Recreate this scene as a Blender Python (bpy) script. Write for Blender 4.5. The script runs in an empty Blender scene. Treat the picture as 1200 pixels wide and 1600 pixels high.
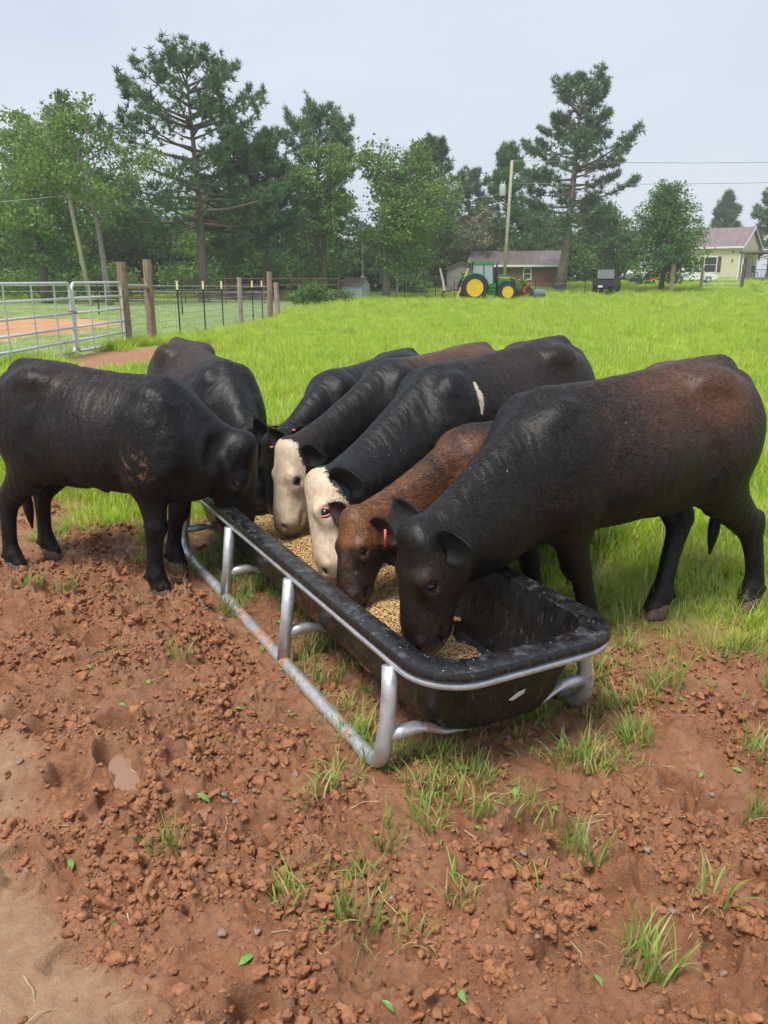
import bpy, bmesh, math, random
import numpy as np
from mathutils import Vector, Matrix, Quaternion

# ------------------------------------------------------------------ camera, sky, sun, exposure
scene = bpy.context.scene
COL = scene.collection
random.seed(7)
RNG = np.random.default_rng(11)
CAMH = 1.6
cam_data = bpy.data.cameras.new('camera')
cam_data.sensor_fit = 'VERTICAL'
cam_data.sensor_height = 36.0
cam_data.lens = 36.0 * 1250.0 / 1600.0
cam_data.clip_start = 0.05
cam_data.clip_end = 6000.0
cam = bpy.data.objects.new('camera', cam_data)
COL.objects.link(cam)
cam.location = (0, 0, CAMH)
cam.rotation_euler = (math.radians(90) - math.atan(364.0 / 1250.0), 0, 0)
scene.camera = cam

SUN_EL, SUN_ROT = math.radians(64), math.radians(215)
world = bpy.data.worlds.new('World')
scene.world = world
world.use_nodes = True
wn = world.node_tree
wn.nodes.clear()
w_out = wn.nodes.new('ShaderNodeOutputWorld')
w_bg = wn.nodes.new('ShaderNodeBackground')
w_sky = wn.nodes.new('ShaderNodeTexSky')
w_sky.sky_type = 'NISHITA'
w_sky.sun_disc = False
w_sky.sun_elevation = SUN_EL
w_sky.sun_rotation = SUN_ROT
w_sky.air_density = 1.3
w_sky.dust_density = 3.0
# an even sheet of cloud over the clear sky
w_tc = wn.nodes.new('ShaderNodeTexCoord')
w_nz = wn.nodes.new('ShaderNodeTexNoise')
w_nz.inputs['Scale'].default_value = 2.2
w_nz.inputs['Detail'].default_value = 4.0
w_mp = wn.nodes.new('ShaderNodeMapping')
w_mp.inputs['Scale'].default_value = (1, 1, 3.0)
w_rp = wn.nodes.new('ShaderNodeValToRGB')
w_rp.color_ramp.elements[0].position = 0.36
w_rp.color_ramp.elements[0].color = (2.35, 2.62, 3.05, 1)
w_rp.color_ramp.elements[1].position = 0.68
w_rp.color_ramp.elements[1].color = (2.72, 2.92, 3.22, 1)
w_mix = wn.nodes.new('ShaderNodeMix')
w_mix.data_type = 'RGBA'
w_mix.inputs['Factor'].default_value = 0.92
wn.links.new(w_tc.outputs['Generated'], w_mp.inputs['Vector'])
wn.links.new(w_mp.outputs['Vector'], w_nz.inputs['Vector'])
wn.links.new(w_nz.outputs['Fac'], w_rp.inputs['Fac'])
wn.links.new(w_sky.outputs['Color'], w_mix.inputs['A'])
wn.links.new(w_rp.outputs['Color'], w_mix.inputs['B'])
wn.links.new(w_mix.outputs['Result'], w_bg.inputs['Color'])
w_bg.inputs['Strength'].default_value = 0.10
wn.links.new(w_bg.outputs['Background'], w_out.inputs['Surface'])

sun_data = bpy.data.lights.new('sun', 'SUN')
sun_data.energy = 1.5
sun_data.angle = math.radians(18)
sun_data.color = (1.0, 0.96, 0.90)
sun = bpy.data.objects.new('sun', sun_data)
COL.objects.link(sun)
sun.rotation_euler = (math.radians(90) - SUN_EL, 0, math.radians(180) - SUN_ROT)

scene.view_settings.view_transform = 'Standard'
scene.view_settings.look = 'None'
scene.view_settings.exposure = 1.5
scene.view_settings.gamma = 1.0
scene.view_settings.use_curve_mapping = False
scene.cycles.max_bounces = 6
scene.cycles.transparent_max_bounces = 8

# ------------------------------------------------------------------ helpers
PI = math.pi
def V(*a): return np.array(a, dtype=float)
def nrm(v): return np.asarray(v, float) / max(1e-9, np.linalg.norm(v))

def tag(o, label=None, cat=None, group=None, kind=None):
    if label: o['label'] = label
    if cat: o['category'] = cat
    if group: o['group'] = group
    if kind: o['kind'] = kind
    return o

def empty(name, loc=(0, 0, 0), rz=0.0):
    o = bpy.data.objects.new(name, None)
    o.empty_display_size = 0.2
    COL.objects.link(o)
    o.location = loc
    o.rotation_euler = (0, 0, rz)
    return o

def link_mesh(name, me, mat=None, parent=None, smooth=False):
    if mat: me.materials.append(mat)
    if smooth: me.polygons.foreach_set('use_smooth', np.ones(len(me.polygons), bool))
    o = bpy.data.objects.new(name, me)
    COL.objects.link(o)
    if parent: o.parent = parent
    return o

def np_mesh(name, v, faces=None, tris=None, quads=None):
    """fast mesh from numpy arrays"""
    me = bpy.data.meshes.new(name)
    v = np.asarray(v, np.float32)
    idx, starts, n = [], [], 0
    if tris is not None and len(tris):
        idx.append(np.asarray(tris).ravel()); starts.append(np.arange(len(tris)) * 3); n = len(tris) * 3
    if quads is not None and len(quads):
        starts.append(np.arange(len(quads)) * 4 + n); idx.append(np.asarray(quads).ravel())
    idx = np.concatenate(idx).astype(np.int32); starts = np.concatenate(starts).astype(np.int32)
    me.vertices.add(len(v)); me.vertices.foreach_set('co', v.ravel())
    me.loops.add(len(idx)); me.loops.foreach_set('vertex_index', idx)
    me.polygons.add(len(starts)); me.polygons.foreach_set('loop_start', starts)
    me.update(calc_edges=True)
    return me

def fattr(me, name, arr):
    a = me.attributes.new(name, 'FLOAT', 'POINT')
    a.data.foreach_set('value', np.asarray(arr, np.float32))

class MB:
    """collects shapes, links them as one mesh object"""
    def __init__(s): s.v = []; s.f = []
    def add(s, verts, faces):
        b = len(s.v)
        s.v += [tuple(map(float, p)) for p in verts]
        s.f += [tuple(i + b for i in f) for f in faces]
        return s
    def box(s, c, d, R=None, bev=0.0):
        x, y, z = d[0] / 2, d[1] / 2, d[2] / 2
        if bev > 0:
            b = min(bev, x * .9, y * .9, z * .9)
            vs = []
            for sz in (-1, 1):
                for ins in ((b, sz * z), (0, sz * (z - b))) if sz < 0 else ((0, sz * (z - b)), (b, sz * z)):
                    i, zz = ins
                    X, Y = x - i, y - i
                    bb = b if i == 0 else b * .6
                    vs += [(-X + bb, -Y, zz), (X - bb, -Y, zz), (X, -Y + bb, zz), (X, Y - bb, zz), (X - bb, Y, zz), (-X + bb, Y, zz), (-X, Y - bb, zz), (-X, -Y + bb, zz)]
            fs = [tuple(range(7, -1, -1)), tuple(range(24, 32))]
            for r in range(3):
                for k in range(8):
                    fs.append((r * 8 + k, r * 8 + (k + 1) % 8, r * 8 + 8 + (k + 1) % 8, r * 8 + 8 + k))
        else:
            vs = [(-x, -y, -z), (x, -y, -z), (x, y, -z), (-x, y, -z), (-x, -y, z), (x, -y, z), (x, y, z), (-x, y, z)]
            fs = [(0, 3, 2, 1), (4, 5, 6, 7), (0, 1, 5, 4), (1, 2, 6, 5), (2, 3, 7, 6), (3, 0, 4, 7)]
        vs = np.array(vs)
        if R is not None: vs = vs @ np.asarray(R).T
        return s.add(vs + np.asarray(c, float), fs)
    def tube(s, pts, r, n=10, caps=True, sq=None):
        pts = np.asarray(pts, float); m = len(pts)
        rr = np.full(m, r) if np.isscalar(r) else np.asarray(r, float)
        T = np.gradient(pts, axis=0) if m > 2 else np.repeat((pts[1] - pts[0])[None], 2, 0)
        T /= np.maximum(1e-9, np.linalg.norm(T, axis=1))[:, None]
        ref = V(0, 0, 1) if abs(T[0][2]) < .9 else V(1, 0, 0)
        u = nrm(np.cross(T[0], ref)); vs = []
        a = np.arange(n) / n * 2 * PI
        for i in range(m):
            u = nrm(u - T[i] * (u @ T[i])); w = np.cross(T[i], u)
            k = 1.0 if sq is None else sq[i]
            vs.append(pts[i] + rr[i] * (np.cos(a)[:, None] * u + k * np.sin(a)[:, None] * w))
        vs = np.concatenate(vs)
        fs = [(i * n + k, i * n + (k + 1) % n, (i + 1) * n + (k + 1) % n, (i + 1) * n + k) for i in range(m - 1) for k in range(n)]
        if caps: fs += [tuple(range(n - 1, -1, -1)), tuple(range((m - 1) * n, m * n))]
        return s.add(vs, fs)
    def lathe(s, prof, c=(0, 0, 0), axis='z', n=24, R=None):
        """prof: list of (radius, height)"""
        a = np.arange(n) / n * 2 * PI
        vs = np.concatenate([np.stack([r * np.cos(a), r * np.sin(a), np.full(n, h)], 1) for r, h in prof])
        if axis == 'x': vs = vs[:, [2, 0, 1]]
        if axis == 'y': vs = vs[:, [1, 2, 0]]
        if R is not None: vs = vs @ np.asarray(R).T
        m = len(prof)
        fs = [(i * n + k, i * n + (k + 1) % n, (i + 1) * n + (k + 1) % n, (i + 1) * n + k) for i in range(m - 1) for k in range(n)]
        fs += [tuple(range(n - 1, -1, -1)), tuple(range((m - 1) * n, m * n))]
        return s.add(vs + np.asarray(c, float), fs)
    def prism(s, poly, y0, y1, axis='y'):
        """polygon in xz extruded along y (axis y) or polygon in yz along x"""
        n = len(poly)
        if axis == 'y': vs = [(p[0], y0, p[1]) for p in poly] + [(p[0], y1, p[1]) for p in poly]
        elif axis == 'x': vs = [(y0, p[0], p[1]) for p in poly] + [(y1, p[0], p[1]) for p in poly]
        else: vs = [(p[0], p[1], y0) for p in poly] + [(p[0], p[1], y1) for p in poly]
        fs = [tuple(range(n)), tuple(range(2 * n - 1, n - 1, -1))] + [(i, i + n, (i + 1) % n + n, (i + 1) % n) for i in range(n)]
        return s.add(vs, fs)
    def mesh(s, name='m'):
        me = bpy.data.meshes.new(name)
        me.from_pydata(s.v, [], s.f); me.update()
        bm = bmesh.new(); bm.from_mesh(me)
        bmesh.ops.recalc_face_normals(bm, faces=bm.faces)
        bm.to_mesh(me); bm.free()
        return me
    def build(s, name, mat, parent=None, smooth=False, auto=None):
        me = s.mesh(name)
        o = link_mesh(name, me, mat, parent, smooth)
        if auto: 
            me.polygons.foreach_set('use_smooth', np.ones(len(me.polygons), bool))
            me.set_sharp_from_angle(angle=math.radians(auto))
        return o

def rotz(a):
    c, s = math.cos(a), math.sin(a)
    return np.array([[c, -s, 0], [s, c, 0], [0, 0, 1]])
def frame_from(d, up):
    d = nrm(d); s_ = nrm(np.cross(up, d)); u = np.cross(d, s_)
    return np.stack([d, s_, u], 1)

def copy_tree(o, parent=None):
    c = o.copy(); COL.objects.link(c); c.parent = parent
    for ch in list(o.children): copy_tree(ch, c)
    return c

def crom(P, k=4):
    P = np.asarray(P, float); out = []
    Q = np.concatenate([2 * P[:1] - P[1:2], P, 2 * P[-1:] - P[-2:-1]])
    for i in range(len(P) - 1):
        p0, p1, p2, p3 = Q[i:i + 4]
        for t in np.arange(k) / k:
            out.append(.5 * ((2 * p1) + (-p0 + p2) * t + (2 * p0 - 5 * p1 + 4 * p2 - p3) * t * t + (-p0 + 3 * p1 - 3 * p2 + p3) * t ** 3))
    out.append(P[-1])
    return np.array(out)

# numpy noise
_pt = np.random.default_rng(5).permutation(1024).astype(np.int64)
_gr = np.random.default_rng(6).uniform(0, 2 * PI, 1024)
_gx, _gy = np.cos(_gr), np.sin(_gr)
def _h(i, j, seed=0): return _pt[(_pt[(i + seed * 131) & 1023] + j) & 1023]
def perlin(x, y, seed=0):
    xi = np.floor(x).astype(np.int64); yi = np.floor(y).astype(np.int64)
    xf = x - xi; yf = y - yi
    u = xf * xf * xf * (xf * (xf * 6 - 15) + 10); v = yf * yf * yf * (yf * (yf * 6 - 15) + 10)
    def g(a, b):
        h = _h(xi + a, yi + b, seed)
        return _gx[h] * (xf - a) + _gy[h] * (yf - b)
    n0 = g(0, 0) * (1 - u) + g(1, 0) * u
    n1 = g(0, 1) * (1 - u) + g(1, 1) * u
    return (n0 * (1 - v) + n1 * v) * 1.5
def fbm(x, y, o=4, seed=0, gain=.5):
    r = 0; a = 1; t = 0
    for i in range(o):
        r = r + a * perlin(x * 2 ** i + 17.3 * i, y * 2 ** i - 9.1 * i, seed + i); t += a; a *= gain
    return r / t
_wx = np.random.default_rng(8).random(1024); _wy = np.random.default_rng(9).random(1024); _wz = np.random.default_rng(10).random(1024)
def worley(x, y, seed=0):
    xi = np.floor(x).astype(np.int64); yi = np.floor(y).astype(np.int64)
    f1 = np.full(x.shape, 9.0); f2 = np.full(x.shape, 9.0); idv = np.zeros(x.shape)
    for a in (-1, 0, 1):
        for b in (-1, 0, 1):
            h = _h(xi + a, yi + b, seed)
            d = np.hypot(xi + a + _wx[h] - x, yi + b + _wy[h] - y)
            m = d < f1
            f2 = np.where(m, f1, np.minimum(f2, d)); idv = np.where(m, _wz[h], idv); f1 = np.where(m, d, f1)
    return f1, f2, idv
def sstep(a, b, x):
    t = np.clip((x - a) / (b - a), 0, 1); return t * t * (3 - 2 * t)

# ------------------------------------------------------------------ materials
class MT:
    def __init__(s, name):
        s.m = bpy.data.materials.new(name); s.m.use_nodes = True
        s.nt = s.m.node_tree; s.nt.nodes.clear()
        s.out = s.n('ShaderNodeOutputMaterial'); s.b = s.n('ShaderNodeBsdfPrincipled')
        s.l(s.b.outputs[0], s.out.inputs['Surface']); s.tc = None
    def n(s, t, **kw):
        q = s.nt.nodes.new(t)
        for k, v in kw.items(): setattr(q, k, v)
        return q
    def l(s, a, b): s.nt.links.new(a, b)
    def set(s, **kw):
        for k, v in kw.items():
            k = k.replace('_', ' ')
            i = s.b.inputs[k]
            if hasattr(v, 'links'): s.l(v, i)
            else: i.default_value = (*v, 1) if isinstance(v, tuple) and len(v) == 3 and i.type == 'RGBA' else v
        return s
    def coord(s, kind='Object', scale=(1, 1, 1), rot=(0, 0, 0)):
        if s.tc is None: s.tc = s.n('ShaderNodeTexCoord')
        if kind == 'World':
            src = s.n('ShaderNodeNewGeometry').outputs['Position']
        else: src = s.tc.outputs[kind]
        mp = s.n('ShaderNodeMapping'); mp.inputs['Scale'].default_value = scale; mp.inputs['Rotation'].default_value = rot
        s.l(src, mp.inputs['Vector']); return mp.outputs['Vector']
    def noise(s, vec, scale=5, detail=4, rough=.55, dist=0):
        q = s.n('ShaderNodeTexNoise'); q.inputs['Scale'].default_value = scale; q.inputs['Detail'].default_value = detail
        q.inputs['Roughness'].default_value = rough; q.inputs['Distortion'].default_value = dist
        s.l(vec, q.inputs['Vector']); return q.outputs['Fac']
    def voro(s, vec, scale=5, feature='F1', out='Distance', rnd=1.0):
        q = s.n('ShaderNodeTexVoronoi'); q.feature = feature; q.inputs['Scale'].default_value = scale
        q.inputs['Randomness'].default_value = rnd
        s.l(vec, q.inputs['Vector']); return q.outputs[out]
    def ramp(s, fac, stops):
        q = s.n('ShaderNodeValToRGB'); e = q.color_ramp.elements
        while len(e) < len(stops): e.new(0.5)
        for el, (p, c) in zip(e, stops):
            el.position = p; el.color = (*c, 1) if isinstance(c, tuple) else (c, c, c, 1)
        s.l(fac, q.inputs['Fac']); return q.outputs['Color']
    def mix(s, fac, a, b, blend='MIX'):
        q = s.n('ShaderNodeMix'); q.data_type = 'RGBA'; q.blend_type = blend
        for k, v in (('Factor', fac), ('A', a), ('B', b)):
            i = [x for x in q.inputs if x.name == k and (x.type == 'RGBA' or k == 'Factor') and x.enabled][0]
            if hasattr(v, 'links'): s.l(v, i)
            else: i.default_value = v if not isinstance(v, tuple) else (*v, 1)
        return [x for x in q.outputs if x.type == 'RGBA'][0]
    def math(s, op, a, b=None, clamp=False):
        q = s.n('ShaderNodeMath'); q.operation = op; q.use_clamp = clamp
        for i, v in enumerate((a, b)):
            if v is None: continue
            if hasattr(v, 'links'): s.l(v, q.inputs[i])
            else: q.inputs[i].default_value = v
        return q.outputs[0]
    def attr(s, name):
        q = s.n('ShaderNodeAttribute'); q.attribute_name = name; return q.outputs['Fac']
    def bump(s, h, strength=.3, dist=.01, nrm_in=None):
        q = s.n('ShaderNodeBump'); q.inputs['Strength'].default_value = strength; q.inputs['Distance'].default_value = dist
        s.l(h, q.inputs['Height'])
        if nrm_in is not None: s.l(nrm_in, q.inputs['Normal'])
        return q.outputs['Normal']
    def rand(s):
        return s.n('ShaderNodeObjectInfo').outputs['Random']

def simple(name, col, rough=.6, metal=0.0, var=.25, scale=6, bump=0.0, kind='Object', spec=.5, col2=None):
    t = MT(name); v = t.coord(kind)
    nz = t.noise(v, scale, 5, .6)
    c2 = col2 or tuple(c * (1 - var) for c in col)
    c1 = tuple(min(1, c * (1 + var * .5)) for c in col)
    c = t.ramp(nz, [(.3, c2), (.7, c1)])
    t.set(Base_Color=c, Roughness=rough, Metallic=metal)
    t.b.inputs['Specular IOR Level'].default_value = spec
    if bump: t.set(Normal=t.bump(t.noise(v, scale * 8, 4, .6), bump, .01))
    return t.m

def leaf_mat(name, a, b, trans=.35, rough=.55):
    """leaf colour varies by the leaf (attribute tint) and by the clump"""
    t = MT(name)
    c = t.mix(t.attr('tint'), a, b)
    hv = t.n('ShaderNodeHueSaturation')
    mr = t.n('ShaderNodeMapRange'); t.l(t.rand(), mr.inputs['Value']); mr.inputs['To Min'].default_value = .8; mr.inputs['To Max'].default_value = 1.2
    t.l(mr.outputs[0], hv.inputs['Value']); t.l(c, hv.inputs['Color'])
    c = hv.outputs['Color']
    t.set(Base_Color=c, Roughness=rough); t.b.inputs['Specular IOR Level'].default_value = .25
    tr = t.n('ShaderNodeBsdfTranslucent'); t.l(c, tr.inputs['Color'])
    ms = t.n('ShaderNodeMixShader'); ms.inputs[0].default_value = trans
    t.l(t.b.outputs[0], ms.inputs[1]); t.l(tr.outputs[0], ms.inputs[2]); t.l(ms.outputs[0], t.out.inputs['Surface'])
    return t.m
# ------------------------------------------------------------------ ground
TR_A = math.radians(118.0)                      # the trough's long axis
TR_E1 = V(math.cos(TR_A), math.sin(TR_A)); TR_E2 = V(TR_E1[1], -TR_E1[0])
TR_C = TR_E1 * 3.36 + TR_E2 * 1.52              # its middle
FENCE_X = [-6.9, -6.45, -5.8, -5.45, -5.25, -5.1, -4.95, -4.82]
FENCE_Y = [14.0, 22.6, 23.6, 25.4, 27.4, 30.1, 32.7, 35.8]
_bx = [-30, -8, -4, -3, -2, -1.2, -.3, .5, 1.0, 1.7, 2.5, 4, 8, 30]
_by = [7, 7, 6.3, 5.9, 5.4, 5.1, 4.5, 3.75, 3.35, 3.25, 3.05, 2.8, 2.6, 2.5]
def masks(x, y):
    n = fbm(x * .9, y * .9, 4, 3)
    n2 = fbm(x * 4, y * 4, 3, 13)
    mud = sstep(.18, -.18, y - np.interp(x, _bx, _by) + n * .55 + n2 * .2)
    # worn soil by the gate and along the fence
    fx = np.interp(y, FENCE_Y, FENCE_X)
    soil = sstep(1.15, .7, np.hypot((x + 5.0) / 1.9, (y - 16.5) / 4.0) + n * .45 + n2 * .3)
    soil = np.maximum(soil, sstep(.6, .25, np.abs(x - fx - .25) + n2 * .3 + n * .2) * sstep(20, 22, y) * sstep(38, 35, y))
    drive = sstep(1.1, .85, np.hypot((x + 14.0) / 5.2, (y - 26.5) / 8.5) + n * .25)
    drive = np.maximum(drive, sstep(1.2, .8, np.hypot((x - 55) / 30, (y - 118) / 3)) * .0)
    sand = sstep(-.12, .10, -.70 - .6 * (y - 1.4) - x + n * .35) * mud
    lawn = sstep(-.1, .1, fx - x) * sstep(13, 14, y) * (y < 60)
    return mud, soil, drive, sand, lawn, n, n2
_hr = np.random.default_rng(21)
HOOF = []
while len(HOOF) < 190:
    hx, hy = _hr.uniform(-2.8, 2.6), _hr.uniform(1.25, 5.2)
    if abs((V(hx, hy) - TR_C) @ TR_E2) < .5 and abs((V(hx, hy) - TR_C) @ TR_E1) < 1.6: continue
    HOOF.append((hx, hy, _hr.uniform(.045, .07), _hr.uniform(.02, .055), _hr.uniform(0, PI)))
PUDDLES = [(-.865, 2.32, .042, .125, .45), (-.655, 2.23, .05, .035, .5), (-.555, 2.12, .065, .03, -.1), (-.90, 2.12, .03, .05, 0)]
def height(x, y, fine=True):
    x = np.asarray(x, float); y = np.asarray(y, float)
    mud, soil, drive, sand, lawn, n, n2 = masks(x, y)
    field = .02 * fbm(x * .35, y * .35, 3, 31) + 1.1 * sstep(52, 96, y) * sstep(0, 32, x) + .35 * sstep(55, 95, y)
    h = .025 * fbm(x * 1.1, y * 1.1, 3, 41)
    rough = (.42 + .58 * sstep(-.22, .12, fbm(x * 2.3, y * 2.3, 3, 51))) * (1 - .93 * sand)
    under = sstep(.62, .45, np.abs((x - TR_C[0]) * TR_E2[0] + (y - TR_C[1]) * TR_E2[1])) * sstep(1.75, 1.5, np.abs((x - TR_C[0]) * TR_E1[0] + (y - TR_C[1]) * TR_E1[1]))
    rough = rough * (1 - .75 * under)
    if fine:
        wx = x + .03 * perlin(x * 14, y * 14, 71); wy = y + .03 * perlin(x * 14, y * 14, 72)
        f1, f2, idv = worley(wx * 13, wy * 13, 1)
        c1 = np.clip(1 - (f1 * 1.25) ** 2, 0, 1) * (.25 + idv)
        g1, g2, idg = worley(wx * 30, wy * 30, 2)
        c2 = np.clip(1 - (g1 * 1.3) ** 2, 0, 1) * (.2 + idg)
        k1, k2, idk = worley(wx * 62, wy * 62, 4)
        c3 = np.clip(1 - (k1 * 1.3) ** 2, 0, 1) * idk
        rid = 1 - np.abs(fbm(x * 9, y * 9, 4, 61)) * 2.2
        qx = x + .045 * fbm(x * 9, y * 9, 3, 171); qy = y + .045 * fbm(x * 9, y * 9, 3, 172)
        lump = 0
        for sc_, am_, sd_ in ((10., .040, 5), (21., .034, 6), (43., .020, 7)):
            a1, a2, ai = worley(qx * sc_, qy * sc_, sd_)
            lump = lump + am_ * (np.minimum(a2 - a1, .38) / .38) ** .7 * (.25 + 1.0 * ai)
        lump = lump - .05
        h = h + rough * (.010 * c1 + .008 * c2 + .006 * c3 + .014 * rid + lump + .024 * fbm(x * 26, y * 26, 3, 62) + .012 * np.abs(fbm(x * 45, y * 45, 2, 64))) + (1 - rough) * (.006 * fbm(x * 12, y * 12, 4, 63) + .003 * c2 + .010)
        for hx, hy, r, d, a in HOOF:
            m = (np.abs(x - hx) < .2) & (np.abs(y - hy) < .2)
            if not m.any(): continue
            dx, dy = x[m] - hx, y[m] - hy
            u = (dx * math.cos(a) + dy * math.sin(a)) / (r * 1.25); w = (-dx * math.sin(a) + dy * math.cos(a)) / r
            q = np.hypot(u, w) + .25 * perlin(x[m] * 22, y[m] * 22, 81)
            hm = h[m] * (1 - .7 * sstep(1.05, .7, q))
            h[m] = hm - d * sstep(1.05, .7, q) + .022 * np.exp(-((q - 1.25) / .22) ** 2)
        for px, py, ra, rb, a in PUDDLES:
            m = (np.abs(x - px) < .4) & (np.abs(y - py) < .4)
            dx, dy = x[m] - px, y[m] - py
            u = (dx * math.cos(a) + dy * math.sin(a)) / ra; w = (-dx * math.sin(a) + dy * math.cos(a)) / rb
            k = sstep(1.35, .75, np.hypot(u, w) + .35 * perlin(x[m] * 15, y[m] * 15, 82))
            h[m] = h[m] * (1 - k) - .012 * k
    h = h * (1 - .6 * sand)
    return mud * h + (1 - mud) * field
def h1(x, y): return float(height(np.array([x]), np.array([y]), False)[0])

def make_ground():
    xd = np.concatenate([np.arange(-2.3, -1.25, .013), np.arange(-1.25, 1.3, .0072), np.arange(1.3, 2.45, .013)])
    g = np.cumsum(.012 * 1.09 ** np.arange(140)); g = g[g < 2500]
    xs = np.concatenate([(-2.3 - g)[::-1], xd, xd[-1] + g])
    ys = [1.22]
    while ys[-1] < 6.5: ys.append(ys[-1] + .0068 * max(1, ys[-1] / 1.6))
    st = ys[-1] - ys[-2]
    while ys[-1] < 3500: st *= 1.055; ys.append(ys[-1] + st)
    yb = [1.22 - .05 * 1.35 ** i for i in range(26)]
    ys = np.array([v - 0 for v in reversed(np.minimum.accumulate(np.cumsum([-.05 * 1.3 ** i for i in range(24)])) + 1.22)] + ys)
    X, Y = np.meshgrid(xs, ys)
    x, y = X.ravel(), Y.ravel()
    z = height(x, y)
    nx, ny = len(xs), len(ys)
    i = np.arange(nx * ny).reshape(ny, nx)
    q = np.stack([i[:-1, :-1], i[:-1, 1:], i[1:, 1:], i[1:, :-1]], -1).reshape(-1, 4)
    me = np_mesh('ground', np.stack([x, y, z], 1), quads=q)
    mud, soil, drive, sand, lawn, n, n2 = masks(x, y)
    mudc_ = sstep(1.0, .35, y - np.interp(x, _bx, _by) + n * .6 + n2 * .35)
    for k, a in dict(mud=np.maximum(mud, mudc_ * .85), soil=np.maximum(soil, 0), drive=drive, sand=sand, lawn=lawn).items(): fattr(me, k, a)
    t = MT('ground_material')
    P = t.coord('World')
    n1 = t.noise(P, 1.7, 5, .6); nf = t.noise(P, 22, 6, .65); nb = t.noise(P, 7, 4, .6)
    mudc = t.ramp(nf, [(.25, (.185, .076, .033)), (.5, (.295, .126, .057)), (.78, (.42, .208, .108))])
    mudc = t.mix(t.ramp(nb, [(.45, 0.0), (.7, 1.0)]), mudc, (.38, .195, .105))
    mudc = t.mix(t.ramp(n1, [(.35, .45), (.60, 0.0)]), mudc, (.21, .108, .066))
    sandc = t.ramp(nf, [(.3, (.30, .165, .09)), (.7, (.42, .26, .155))])
    fieldc = t.ramp(t.noise(P, .9, 6, .7), [(.3, (.17, .26, .03)), (.7, (.26, .37, .05))])
    fieldc = t.mix(t.ramp(t.noise(P, .12, 3, .5), [(.45, 0.0), (.7, .5)]), fieldc, (.28, .31, .07))
    lawnc = t.ramp(t.noise(P, 2.5, 6, .7), [(.3, (.24, .36, .11)), (.7, (.34, .46, .17))])
    soilc = t.ramp(nf, [(.3, (.25, .11, .055)), (.7, (.42, .22, .12))])
    drivec = t.ramp(t.noise(t.coord('World', (1, .25, 1)), 2.0, 5, .6), [(.35, (.40, .19, .085)), (.65, (.55, .31, .17))])
    c = t.mix(t.attr('lawn'), fieldc, lawnc)
    c = t.mix(t.attr('drive'), c, drivec)
    c = t.mix(t.attr('soil'), c, soilc)
    c = t.mix(t.attr('mud'), c, mudc)
    c = t.mix(t.attr('sand'), c, sandc)
    wet = t.ramp(t.noise(P, 3.1, 4, .6), [(.45, 1.0), (.66, .25)])
    wetm = t.math('MULTIPLY', wet, t.attr('mud'))
    wetm = t.math('MULTIPLY', wetm, t.math('SUBTRACT', 1.0, t.attr('sand')))
    rgh = t.math('SUBTRACT', .84, t.math('MULTIPLY', wetm, .60))
    t.set(Base_Color=c, Roughness=rgh)
    t.b.inputs['Specular IOR Level'].default_value = .4
    hh = t.math('ADD', t.noise(P, 90, 5, .7), t.math('MULTIPLY', t.noise(P, 320, 3, .6), .4))
    t.set(Normal=t.bump(hh, .8, .016))
    tag(link_mesh('ground', me, t.m, None, True), kind='structure')
make_ground()

def make_puddles():
    t = MT('muddy_water')
    t.set(Base_Color=(.27, .15, .09), Roughness=.03); t.b.inputs['Specular IOR Level'].default_value = .55
    for px, py, ra, rb, a in PUDDLES[:3]:
        n = 28; vs = [(0, 0, 0)]
        for k in range(n):
            th = k / n * 2 * PI
            r = 1.25
            x, y = ra * r * math.cos(th), rb * r * math.sin(th)
            vs.append((x * math.cos(a) - y * math.sin(a), x * math.sin(a) + y * math.cos(a), 0))
        o = MB().add(vs, [(0, k + 1, (k + 1) % n + 1) for k in range(n)]).build('puddle', t.m)
        o.location = (px, py, -.002)
        tag(o, kind='structure')
make_puddles()

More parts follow.
